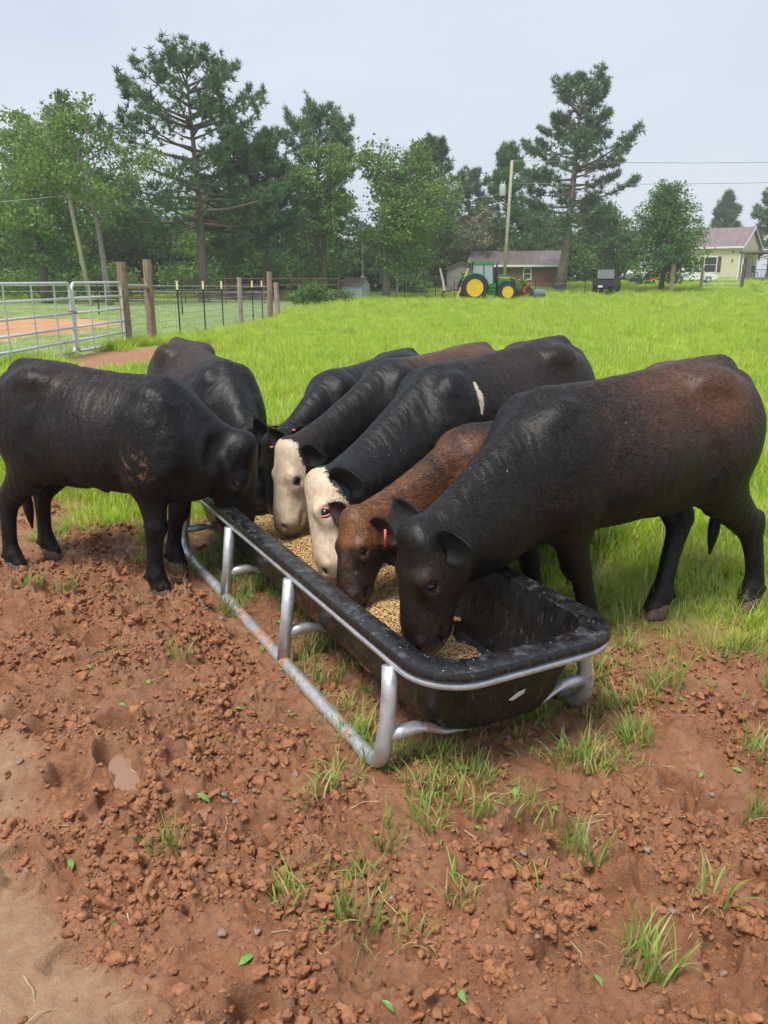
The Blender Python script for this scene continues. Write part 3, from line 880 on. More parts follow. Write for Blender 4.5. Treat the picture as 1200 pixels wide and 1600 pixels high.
    if sheath: F.tube([(xt + .42 * Lb, 0, .575 * sz, .03, .03), (xt + .50 * Lb, 0, .545 * sz, .025, .03), (xt + .54 * Lb, 0, .515 * sz, .016, .02)], (0, 1, 0), .04)
    # ---- neck
    w0 = V(xw - .10 * sl, 0, zw - .29 * sz)
    pe = P - n * .105 * hs - d * .015 * hs
    bk = pe - n * .05 * hs + d * .095 * hs
    up = V(0, 0, 1)
    mid1 = w0 * .64 + bk * .36 + up * .0 * sz; mid2 = w0 * .30 + bk * .70 - up * .03 * sz
    ns = nrm(V(0, 1, 0) * .5 + s * .5 * np.sign(s[1] if abs(s[1]) > .05 else 1))
    F.tube([(*w0, .19 * sy, .285 * sz), (*mid1, .145 * sy * neck, .245 * sz * neck), (*mid2, .118 * sy * neck, .195 * sz * neck), (*bk, .095 * hs * neck, .135 * hs)], ns, .07, 5)
    crest0 = V(xw - .02, 0, zw - .05 * sz)
    F.tube([(*crest0, .05, .05), (*(crest0 * .5 + (P - n * .05) * .5 - up * .03), .036, .04), (*(P - n * .06 + d * .01), .04, .035)], ns, .08, 5)
    # throat / dewlap
    th0 = V(xw + .2 * sz, 0, .66 * sz); th1 = P + d * .17 * hs - n * .19 * hs
    F.tube([(*th0, .03, .07), (*(th0 * .5 + th1 * .5 + up * .0), .022, .055), (*th1, .025, .045)], ns, .09, 5)
    # ---- head
    def H(t, off, q=0.0): return P + d * (t * LH) - n * (off * hs) + s * (q * hs)
    sk = [(.02, .088, .058), (.10, .108, .085), (.25, .120, .106), (.40, .116, .114), (.55, .096, .108), (.70, .086, .096), (.82, .088, .088), (.92, .094, .080), (.975, .086, .066), (1.0, .066, .046)]
    F.tube([(*H(t, dp * .98 + (.012 if t > .9 else 0)), w * hs, dp * hs) for t, w, dp in sk], s, .03, 4)
    F.ell(H(.0, .065), V(.045, .045, .05) * hs, .05)                                  # poll
    for q in (-1, 1):
        F.tube([(*H(.20, .160, q * .066), .036 * hs, .075 * hs), (*H(.40, .175, q * .058), .033 * hs, .064 * hs), (*H(.60, .158, q * .044), .028 * hs, .042 * hs), (*H(.84, .140, q * .038), .028 * hs, .034 * hs)], s, .045, 3)  # jaw
        F.ell(H(.36, .048, q * .098), V(.034, .034, .038) * hs, .035)                 # brow
        F.ell(H(.47, .078, q * .092), V(.030, .030, .034) * hs, .04)                  # cheekbone
        F.ell(H(.94, .045, q * .064), V(.026, .026, .026) * hs, .022)                  # nostril wing
        F.ell(H(.985, .034, q * .060), V(.014, .014, .019) * hs, .010, carve=True)
        F.ell(H(.405, .066, q * .124), V(.017, .017, .017) * hs, .014, carve=True)    # eye socket
    F.ell(H(.90, .150), V(.052, .052, .036) * hs, .03)                                # chin
    F.tube([(*H(.985, .112, -.06), .012, .006), (*H(1.0, .108, 0), .012, .006), (*H(.985, .112, .06), .012, .006)], d, .008, 3, carve=True)
    for q in (-1, 1):
        F.tube([(*H(.985, .112, q * .06), .014, .007), (*H(.9, .124, q * .086), .014, .007), (*H(.80, .126, q * .082), .012, .004)], n, .008, 3, carve=True)
    F.F = F.F + 0
    Pm, Q = surface_nets(F.F, F.lo, vox)
    me = np_mesh('cattle_body', Pm, quads=Q)
    # colour attributes
    rel = Pm - P
    ht = rel @ d / LH; hn = -(rel @ n) / hs; hq = rel @ s / hs
    u = (Pm[:, 0] - xt) / Lb; zz = Pm[:, 2] / ((zt + zw) / 2)
    inhead = (ht > -.25) & (ht < 1.15) & (np.abs(hq) < .16) & (hn < .26) & (hn > -.05)
    br = np.clip(brown(u, zz, Pm[:, 1] / sy, ht, hn, hq, inhead), 0, 1) if brown else np.zeros(len(Pm))
    wh = white(ht, hn, hq, inhead) if white else np.zeros(len(Pm))
    if stripe is not None:
        (su, sz0, sz1, sw, slant) = stripe
        side = Pm[:, 1] > 0
        c_ = su + slant * (zz - sz0); tz = np.clip((zz - sz0) / (sz1 - sz0), 0, 1)
        wh = np.maximum(wh, np.where(side & (zz > sz0) & (zz < sz1), np.clip(1 - np.abs(u - c_) / (sw * (.35 + np.sin(PI * tz))), 0, 1), 0))
    mz = np.where(inhead, sstep(.90, .99, ht) * sstep(.2, .1, hn), 0) * (0.55 if white else .7)
    pk = np.zeros(len(Pm))
    if pink_eye or white:
        for q in (-1, 1):
            pk = np.maximum(pk, sstep(.042, .016, np.linalg.norm(Pm - H(.405, .066, q * .118), axis=1) / hs) * .9)
        pk = np.maximum(pk, np.where(inhead, sstep(.80, .95, ht) * .30, 0))
    dz = np.zeros(len(Pm))
    dz = np.maximum(dz, sstep(.16, .03, Pm[:, 2]) * .45)
    if dirt > 0:
        dz = np.maximum(dz, dirt * .8 * sstep(.20, .05, np.hypot((u - .97) * 1.2, (zz - .62) * 1.6)))
    for k, a in dict(brown=br, white=wh, muzzle=mz, pink=pk, dirt=dz).items(): fattr(me, k, a)
    root = empty(name, O, yaw)
    tag(root, label, 'cow', 'cattle feeding at the trough')
    link_mesh('body', me, mat, root, True)
    # short hair lying back along the body
    r = np.random.default_rng(int(abs(tail[0]) * 1000) + 3)
    e1_, e2_ = Pm[Q[:, 1]] - Pm[Q[:, 0]], Pm[Q[:, 3]] - Pm[Q[:, 0]]
    nq = np.cross(e1_, e2_); ar = np.linalg.norm(nq, axis=1); nq /= np.maximum(ar, 1e-12)[:, None]
    pick = r.choice(len(Q), nhair, p=ar / ar.sum())
    a_, b_ = r.random((2, nhair, 1))
    hp = Pm[Q[pick, 0]] * (1 - a_) * (1 - b_) + Pm[Q[pick, 1]] * a_ * (1 - b_) + Pm[Q[pick, 2]] * a_ * b_ + Pm[Q[pick, 3]] * (1 - a_) * b_
    hN = nq[pick]; v0 = Q[pick, 0]
    keep = (mz[v0] < .3) & (hp[:, 2] > .09)
    for q in (-1, 1): keep &= np.linalg.norm(hp - H(.405, .066, q * .115), axis=1) > .034 * hs
    hp, hN, v0 = hp[keep], hN[keep], v0[keep]; nh = len(hp)
    hh_ = inhead[v0]
    flow = np.where(hh_[:, None], (d * .8 - n * .5)[None], V(-.85, 0, -.45)[None])
    flow = flow + .35 * np.stack([perlin(hp[:, 0] * 5 + 3, hp[:, 2] * 5, 600), perlin(hp[:, 0] * 5, hp[:, 2] * 5 + 7, 601), perlin(hp[:, 0] * 5 + 9, hp[:, 2] * 5 - 4, 602)], 1) + r.normal(0, .13, (nh, 3))
    flow -= hN * (flow * hN).sum(1)[:, None]; flow /= np.maximum(np.linalg.norm(flow, axis=1), 1e-6)[:, None]
    sdv = np.cross(flow, hN); Lh = (hlen * r.uniform(.6, 1.3, nh) * np.where(hh_, .7, 1))[:, None]; wh_ = (.0011 * r.uniform(.7, 1.4, nh))[:, None]
    tipv = hp + flow * Lh + hN * Lh * r.uniform(.03, .13, (nh, 1))
    hv = np.stack([hp - sdv * wh_, hp + sdv * wh_, tipv], 1).reshape(-1, 3)
    hm = np_mesh('coat', hv, tris=np.arange(nh * 3).reshape(-1, 3))
    for k, a in dict(brown=br, white=wh, muzzle=mz, pink=pk, dirt=dz).items(): fattr(hm, k, np.repeat(a[v0], 3))
    fattr(hm, 'hr', np.repeat(r.random(nh), 3))
    tag(link_mesh('coat', hm, hair_m or HAIR_BLACK, root), kind='stuff')
    # eyes with lids
    for q in eyes:
        c = H(.405, .062, q * .108)
        m = MB().lathe([(.0005, -.0215), (.012, -.018), (.019, -.010), (.0215, 0), (.019, .010), (.012, .018), (.0005, .0215)], (0, 0, 0), 'z', 16)
        m.v = [tuple(np.array(v_) * hs * 1.12 + c) for v_ in m.v]
        e = m.build('eye', EYE_M, root, True)
        # upper and lower lid
        out = nrm(s * q + n * .35)
        axv = nrm(d - out * (d @ out)); tv = np.cross(out, axv)
        for sg, lf in ((1, .95), (-1, .8)):
            pts = []
            for th in np.linspace(-1.25, 1.25, 9):
                pts.append(c + hs * (out * .0205 * math.cos(th) * .62 + tv * .0262 * math.sin(th) - sg * axv * .0175 * lf * math.cos(th) ** .7 + out * .004))
            MB().tube(pts, [.002 * hs] + [.0046 * hs] * 7 + [.002 * hs], 7).build('eyelid', PINK_M if (pink_eye and q == 1) else (PINK_M if pink_eye else mat), root, True)
    # ears
    for (q, axis_w, open_w, L, tagpos) in ears:
        A = nrm(dirl(axis_w)); On = dirl(open_w); On = nrm(On - A * (On @ A)); Sd = np.cross(On, A)
        base = H(.10, .095, q * .092)
        L = L * 1.18
        vs, fs = ear_mesh(L, L * .40, L * .22)
        vs = [base + A * v_[0] + Sd * v_[1] + On * v_[2] for v_ in vs]
        eo = MB().add(vs, fs).build('ear', ear_m or EARIN_M, root, True)
        # hair on both faces and along the rim of the ear
        EV = np.array(vs); rr = np.random.default_rng(int(L * 1e4)); ne = 900
        k_ = rr.integers(0, len(EV), ne); pp = EV[k_] + rr.normal(0, .004, (ne, 3))
        lay = np.where(k_ < len(EV) // 2, 1., -1.)[:, None]
        fl = A[None] * .9 + Sd[None] * ((EV[k_] - base) @ Sd / (L * .4))[:, None] * .7 + On[None] * lay * .18 + rr.normal(0, .2, (ne, 3)); fl /= np.linalg.norm(fl, axis=1)[:, None]
        sv = np.cross(fl, On); sv /= np.maximum(np.linalg.norm(sv, axis=1), 1e-6)[:, None]; Le = rr.uniform(.010, .022, (ne, 1))
        hv = np.stack([pp - sv * .0009, pp + sv * .0009, pp + fl * Le], 1).reshape(-1, 3)
        tag(link_mesh('ear_hair', np_mesh('ear_hair', hv, tris=np.arange(ne * 3).reshape(-1, 3)), ear_m or EARIN_M, eo), kind='stuff')
        if tagpos:
            tc = base + A * L * tagpos[0] + Sd * L * tagpos[1] + On * (tagpos[2])
            if len(tagpos) > 3:
                tp = MB().tube([tc, tc + A * .015 * 0 + V(0, 0, -1) * tagpos[3]], .006, 6)
            else:
                tp = MB().lathe([(.0005, -.004), (.011, -.004), (.012, 0), (.011, .005), (.0005, .006)], tc, 'z', 12, None)
            tp.build('ear_tag', TAGO_M, eo, True)
    # hooves: two claws each
    for hx, hy in hoofs:
        m = MB()
        for q in (-1, 1):
            prof = [(.052, .034, -.004), (.050, .033, .02), (.042, .030, .05), (.034, .026, .07)]
            vs = []; nn = 12
            for (ra, rb, zz_) in prof:
                for k in range(nn):
                    th = k / nn * 2 * PI
                    fx = math.cos(th); fy = math.sin(th)
                    fx = fx * (1.28 if fx > 0 else .95)
                    vs.append((hx + .012 - (zz_ * .35) + ra * fx * sz * leg * 1.08, hy + q * .026 * sz * leg + rb * fy * sz * leg * .95 - q * .006 * max(0, fx) , zz_ * sz))
            fs = [(i * nn + k, i * nn + (k + 1) % nn, (i + 1) * nn + (k + 1) % nn, (i + 1) * nn + k) for i in range(3) for k in range(nn)] + [tuple(range(nn - 1, -1, -1)), tuple(range(3 * nn, 4 * nn))]
            m.add(vs, fs)
        m.build('hoof', HOOF_M, root, True)
    # tail
    tp = [(xt + .03, 0, zt - .03 * sz), (xt - .05 * sz, 0, zt - .04 * sz), (xt - .115 * sz, .01 * tailswing, zt - .13 * sz), (xt - .135 * sz, .04 * tailswing, zt - .35 * sz), (xt - .12 * sz, .12 * tailswing, zt - .62 * sz), (xt - .10 * sz, .2 * tailswing, zt - .86 * sz), (xt - .09 * sz, .22 * tailswing, zt - 1.0 * sz)]
    tr_ = [.045, .04, .03, .02, .016, .03, .006]
    C_ = crom(np.array([(*a, b * sz) for a, b in zip(tp, tr_)]), 5)
    MB().tube(C_[:, :3], np.maximum(C_[:, 3], .004), 10).build('tail', mat, root, True)
    return root

BLK = (.0045, .0042, .0044)
M_BLACK = coat_material('coat_black', BLK, (.075, .036, .020), (.63, .51, .37))
M_DARKBR = coat_material('coat_black_brown', (.0055, .0046, .0044), (.118, .055, .028), (.63, .51, .37), 1.1)
M_BROWN = coat_material('coat_brindled_brown', (.016, .011, .0095), (.235, .092, .034), (.60, .47, .33), 1.9, (.03, .02, .018))

HAIR_BLACK = coat_material('hair_black', BLK, (.075, .036, .020), (.69, .56, .40), 1.0, hair=True)
HAIR_DARKBR = coat_material('hair_black_brown', (.0055, .0046, .0044), (.135, .062, .031), (.69, .56, .40), 1.0, hair=True)
HAIR_BROWN = coat_material('hair_brindled_brown', (.018, .012, .010), (.27, .105, .038), (.60, .47, .33), 1.0, (.03, .02, .018), hair=True)

def brown_top(a, b=0.0):
    def f(u, z, y, ht, hn, hq, ih):
        return np.where(ih, b, a * sstep(.15, .5, 1 - np.abs(u - .35)) * sstep(.55, .95, z) * sstep(1.02, .7, u))
    return f
def brown_bull(u, z, y, ht, hn, hq, ih):
    side = sstep(.52, .95, z) * sstep(1.10, .45, u) * sstep(-.25, .15, u)
    crease = np.exp(-((u - .815 + .18 * (z - .8)) / .028) ** 2) * sstep(.42, .55, z) * sstep(1.0, .85, z)
    r = .50 * side + .08 * crease + .26 * np.exp(-((u - .18) ** 2 / .06 + (z - .93) ** 2 / .012)) + .16 * np.exp(-((u - 1.05) ** 2 / .02 + (z - .62) ** 2 / .02))
    face = np.where(ih, .26 * sstep(.1, .35, ht) * sstep(1.0, .8, ht), 0)
    return np.where(ih, face, r)
def brown_calf(u, z, y, ht, hn, hq, ih):
    bl = fbm(u * 5 + 3, z * 7 + y * 3, 3, 650)
    r = .50 * sstep(.45, .7, z) - .40 * sstep(.93, 1.0, z) * sstep(.16, .04, np.abs(y)) + .55 * bl
    face = .62 - .42 * sstep(.28, .42, ht) - .08 * sstep(.5, .9, ht) + .3 * fbm(hq * 14, ht * 5, 2, 651)
    return np.where(ih, face, r)
def white_face(top=.02, full=1.0, depth=.16):
    def f(ht, hn, hq, ih):
        m = sstep(top - .04, top + .04, ht) * sstep(depth + .05, depth - .05, hn - .16 * np.clip(ht, 0, 1) * full)
        return np.where(ih | ((ht > -.25) & (ht < 1.2) & (np.abs(hq) < .2) & (hn < .3)), m, 0)
    return f

# the big dark brown one at the near end
make_cow('cow', 'largest black and brown cow, nearest the camera at the near end of the trough',
         (1.60, 3.86, 1.240), (.66, 3.36, 1.125), (.062, 2.765, .705), (.075, 2.745, .285), (-.95, -.38, .05),
         feet=dict(LH=(1.83, 3.75), RH=(1.34, 3.66), LF=(.90, 3.38), RF=(.70, 3.62)), vox=.0085, nhair=130000, mat=M_DARKBR, hair_m=HAIR_DARKBR, brown=brown_bull, girth=1.02, leg=1.08, headscale=1.02,
         ears=((1, (.62, -.62, .25), (-.62, -.75, -.2), .155, None), (-1, (-.35, .62, .60), (-.4, -.55, .2), .15, (.35, .1, .012))), bottom=(0, -.01, 0))
# the brown calf beside it
make_cow('cow', 'small brindled brown calf squeezed between two big black cows at the trough',
         (1.12, 4.40, .98), (.40, 3.80, .885), (-.17, 3.27, .625), (-.195, 3.17, .295), (-.85, -.5, .15),
         vox=.0095, nhair=75000, mat=M_BROWN, hair_m=HAIR_BROWN, hlen=.019, brown=brown_calf, girth=.98, ear_m=EARBR_M,
         ears=((1, (.80, -.45, -.15), (-.3, -.85, -.2), .145, (.55, .15, .01, .075)), (-1, (-.5, .7, .35), (-.6, -.5, 0), .14, None)), feet=dict(LH=(1.02, 4.02)))
# black with the white stripe
make_cow('cow', 'big black cow with cream face, pink eyelid and a white stripe behind its shoulder',
         (1.09, 5.06, 1.25), (.27, 4.29, 1.13), (-.375, 3.70, .66), (-.31, 3.51, .275), (-1.0, -.02, .1),
         vox=.0095, nhair=75000, mat=M_BLACK, brown=brown_top(.30), white=white_face(-.14, 1.1, .085), girth=1.03, pink_eye=True, headscale=1.2,
         stripe=(.925, .775, .905, .034, -.35),
         ears=((1, (.78, -.60, .20), (-.62, -.70, -.3), .19, None), (-1, (-.4, .75, .3), (-.5, -.5, 0), .17, None)))
# dark brown with the white face
make_cow('cow', 'dark brown backed cow with white face beside the white striped cow',
         (.70, 5.74, 1.16), (.02, 4.90, 1.095), (-.575, 4.27, .725), (-.60, 4.20, .30), (-.85, -.52, .1),
         vox=.0115, nhair=40000, mat=M_DARKBR, hair_m=HAIR_DARKBR, brown=brown_top(.62, .12), white=white_face(-.10, .8, .075), girth=.94,
         ears=((1, (.80, -.50, .1), (-.60, -.72, -.2), .15, None), (-1, (-.55, .45, .75), (-.6, -.7, .1), .15, (.5, .3, .012))))
# far black with white face
make_cow('cow', 'slim black cow at the far end of the right side, farthest of that row',
         (.19, 6.03, 1.095), (-.335, 5.08, 1.01), (-.675, 4.56, .70), (-.66, 4.52, .295), (-.60, -.80, .1),
         vox=.0125, nhair=28000, mat=M_BLACK, girth=.86,
         ears=((1, (.75, -.10, .65), (-.5, -.8, 0), .15, (.5, .3, .012)), (-1, (-.35, .1, .92), (-.6, -.75, .1), .15, None)))
# behind, facing the camera at the far end
make_cow('cow', 'black cow facing the camera at the far end of the trough, behind the left cow',
         (-1.545, 6.08, 1.17), (-1.03, 5.23, 1.06), (-.80, 4.78, .70), (-.74, 4.66, .30), (.4, -.9, .1),
         vox=.0115, nhair=40000, mat=M_BLACK, brown=brown_top(.42), girth=1.02, ear_m=EARPK_M,
         ears=((1, (.90, .25, .32), (.3, -.9, .1), .155, (.45, .3, .012)), (-1, (-.9, -.3, .3), (.3, -.9, .1), .15, None)))
# left
make_cow('cow', 'black cow on the left of the trough with dried mud on its shoulder',
         (-1.96, 4.40, 1.172), (-1.115, 4.08, 1.09), (-.665, 4.10, .775), (-.70, 4.13, .315), (.95, -.05, .1),
         feet=dict(RH=(-2.08, 4.28), LH=(-1.98, 4.52), RF=(-1.17, 3.935), LF=(-1.16, 4.27)), vox=.0095, nhair=75000, mat=M_BLACK, brown=brown_top(.22), girth=.97, dirt=1.0, leg=1.0,
         ears=((-1, (.30, -.85, .42), (.75, .05, -.3), .15, None), (1, (.2, .9, .2), (.8, .2, 0), .14, None)))
# ------------------------------------------------------------------ feed trough
def rrect(a, b, r, n=9):
    r = min(r, a * .98, b * .98); out = []
    for cx, cy, a0 in ((a - r, b - r, 0), (-a + r, b - r, 90), (-a + r, -b + r, 180), (a - r, -b + r, 270)):
        for k in range(n + 1):
            th = math.radians(a0 + 90 * k / n); out.append((cx + r * math.cos(th), cy + r * math.sin(th)))
    return out
TROUGH_Z = .0
def make_trough():
    root = empty('feed_trough', (TR_C[0], TR_C[1], TROUGH_Z), TR_A)
    tag(root, 'long black plastic feed trough on a galvanized pipe frame in the mud', 'trough')
    t = MT('black_polyethylene')
    P = t.coord('Object')
    scuff = t.noise(t.coord('Object', (1, 1, .06)), 75, 4, .6)
    spot = t.noise(P, 22, 4, .6)
    c = t.ramp(scuff, [(.5, (.006, .006, .0065)), (.60, (.010, .010, .011)), (.72, (.085, .085, .085))])
    wet = t.ramp(spot, [(.40, .48), (.6, .24)])
    vd = t.voro(P, 70); vc = t.voro(P, 70, out='Color'); sep = t.n('ShaderNodeSeparateColor'); t.l(vc, sep.inputs[0])
    up_ = t.n('ShaderNodeSeparateXYZ'); t.l(t.n('ShaderNodeNewGeometry').outputs['Normal'], up_.inputs[0])
    dust = t.math('MULTIPLY', t.math('GREATER_THAN', up_.outputs[2], .75), t.ramp(t.noise(P, 15, 6, .72), [(.52, 0.0), (.66, .35)]))
    c = t.mix(dust, c, (.20, .20, .205))
    sp = t.math('MULTIPLY', t.math('LESS_THAN', vd, .16), t.math('GREATER_THAN', sep.outputs[0], .92))
    c = t.mix(t.math('MULTIPLY', sp, t.math('GREATER_THAN', up_.outputs[2], .6)), c, (.5, .45, .36))
    t.set(Base_Color=c, Roughness=wet, Normal=t.bump(t.noise(P, 50, 4, .6), .08, .006)); t.b.inputs['Specular IOR Level'].default_value = .5
    black = t.m
    rings = [(1.26, .12, .10, .118), (1.35, .21, .14, .122), (1.395, .252, .16, .142), (1.425, .278, .17, .20), (1.46, .312, .17, .33), (1.475, .330, .17, .405),
             (1.49, .345, .17, .416), (1.553, .398, .19, .418), (1.562, .4045, .192, .428), (1.562, .4045, .192, .442), (1.555, .399, .19, .4545), (1.54, .387, .18, .4575),
             (1.475, .328, .145, .4575), (1.463, .318, .14, .452), (1.456, .313, .138, .440), (1.44, .292, .15, .33), (1.405, .262, .16, .225), (1.37, .232, .15, .165), (1.31, .185, .13, .142), (1.24, .12, .10, .134)]
    m = MB(); n = 40; vs = []
    for a, b, r, z in rings: vs += [(x, y, z) for x, y in rrect(a, b, r)]
    fs = [(i * n + k, i * n + (k + 1) % n, (i + 1) * n + (k + 1) % n, (i + 1) * n + k) for i in range(len(rings) - 1) for k in range(n)]
    fs += [tuple(range(n - 1, -1, -1)), tuple(range((len(rings) - 1) * n, len(rings) * n))]
    tub = m.add(vs, fs).build('tub', black, root, auto=35)
    # raised lettering on the near rim
    cu = bpy.data.curves.new('rim_text', 'FONT'); cu.body = 'RADE-3'; cu.size = .034; cu.extrude = .0016; cu.align_x = 'CENTER'; cu.resolution_u = 2
    to = bpy.data.objects.new('rim_text', cu); COL.objects.link(to)
    me = bpy.data.meshes.new_from_object(to.evaluated_get(bpy.context.evaluated_depsgraph_get()))
    COL.objects.unlink(to); bpy.data.objects.remove(to)
    lo = link_mesh('raised_lettering', me, simple('raised_black_plastic', (.030, .030, .031), .35, 0, .4, 60), tub)
    lo.location = (-1.523, -.02, .4585); lo.rotation_euler = (0, 0, math.radians(-90))
    # sticker on the near end
    st = [(-.026, -.008), (-.008, -.013), (.028, .002), (.030, .016), (.004, .012)]
    e0 = V(-1.425, 0, .20); e1_ = V(-1.46, 0, .33); dn = nrm(e1_ - e0); nn = nrm(np.cross(dn, V(0, 1, 0)))
    if nn[0] > 0: nn = -nn
    c0 = e0 * .55 + e1_ * .45 + nn * .0035 + V(0, .0, 0)
    vs = [c0 + V(0, -1, 0) * (p[0] * 1.15) + dn * p[1] * 1.3 for p in st]
    vs2 = [q + nn * .0012 for q in vs]
    k = len(st)
    MB().add(vs + vs2, [tuple(range(k)), tuple(range(2 * k - 1, k - 1, -1))] + [(i, (i + 1) % k, (i + 1) % k + k, i + k) for i in range(k)]).build('sticker', simple('white_paper', (.72, .72, .70), .5, 0, .12, 90), tub)
    # galvanised pipe
    g = MT('galvanized_steel'); Pg = g.coord('World')
    nz = g.noise(Pg, 26, 4, .6); mud = g.noise(Pg, 11, 5, .7)
    sx = g.n('ShaderNodeSeparateXYZ'); g.l(Pg, sx.inputs[0])
    low = g.n('ShaderNodeMapRange'); g.l(sx.outputs[2], low.inputs['Value']); low.inputs['From Min'].default_value = .0; low.inputs['From Max'].default_value = .30; low.inputs['To Min'].default_value = .16; low.inputs['To Max'].default_value = .0
    mm = g.ramp(g.math('ADD', mud, low.outputs[0]), [(.66, 0.0), (.72, 1.0)])
    gc = g.ramp(nz, [(.3, (.46, .48, .50)), (.7, (.66, .68, .70))])
    g.set(Base_Color=g.mix(mm, gc, (.34, .17, .09)), Metallic=g.math('SUBTRACT', .7, g.math('MULTIPLY', mm, .7)), Roughness=g.math('ADD', g.math('MULTIPLY', nz, .25), g.math('ADD', .30, g.math('MULTIPLY', mm, .4))))
    steel = g.m
    ring = rrect(1.544, .3885, .185, 9); ring = [(x, y, .4040) for x, y in ring]
    ring.append(ring[0])
    MB().tube(ring, .0135, 10, False).build('rim_pipe', steel, root, True)
    ys, yt, R = .436, .394, .0275
    for sgn in (1, -1):
        pts = []
        def yz(z): return sgn * (yt + (ys - yt) * min(1, max(0, (.39 - z) / .3)))
        X0, rb = 1.245, .11; XN = 1.315
        pts.append((-XN + .03, yz(.39), .392)); pts.append((-XN + .012, yz(.30), .30)); pts.append((-XN, yz(.2), .20))
        for k in range(9):
            th = PI + (PI / 2) * k / 8
            pts.append((-XN + rb + rb * math.cos(th), yz(.1), .024 + rb + rb * math.sin(th)))
        pts += [(-.6, sgn * ys, .024), (0, sgn * ys, .024), (.6, sgn * ys, .024)]
        for k in range(9):
            th = -PI / 2 + (PI / 2) * k / 8
            pts.append((X0 - rb + rb * math.cos(th), yz(.1), .024 + rb + rb * math.sin(th)))
        pts += [(X0, yz(.2), .20), (X0 - .005, yz(.30), .30), (X0 - .01, yz(.39), .392)]
        MB().tube(pts, R, 14).build('skid', steel, root, True)
        for x in (-.40, .42):
            MB().tube([(x, sgn * ys, .03), (x, sgn * (ys * .5 + yt * .5), .2), (x, sgn * yt, .392)], R, 14).build('leg', steel, root, True)
        for x in (-XN, -.40, .42, X0):
            # brace, pinched flat where it turns under the tub
            zb = .158
            y0 = sgn * (yt + (ys - yt) * .75)
            pts = [(x, y0, zb), (x, sgn * .345, zb), (x, sgn * .31, zb), (x, sgn * .29, zb - .004), (x, sgn * .262, zb - .014), (x, sgn * .20, .116), (x, sgn * .10, .106)]
            MB().tube(pts, [.024, .024, .025, .026, .025, .023, .022], 12, True, [1, 1, .85, .55, .6, .55, .5]).build('brace', steel, root, True)
    return root
make_trough()

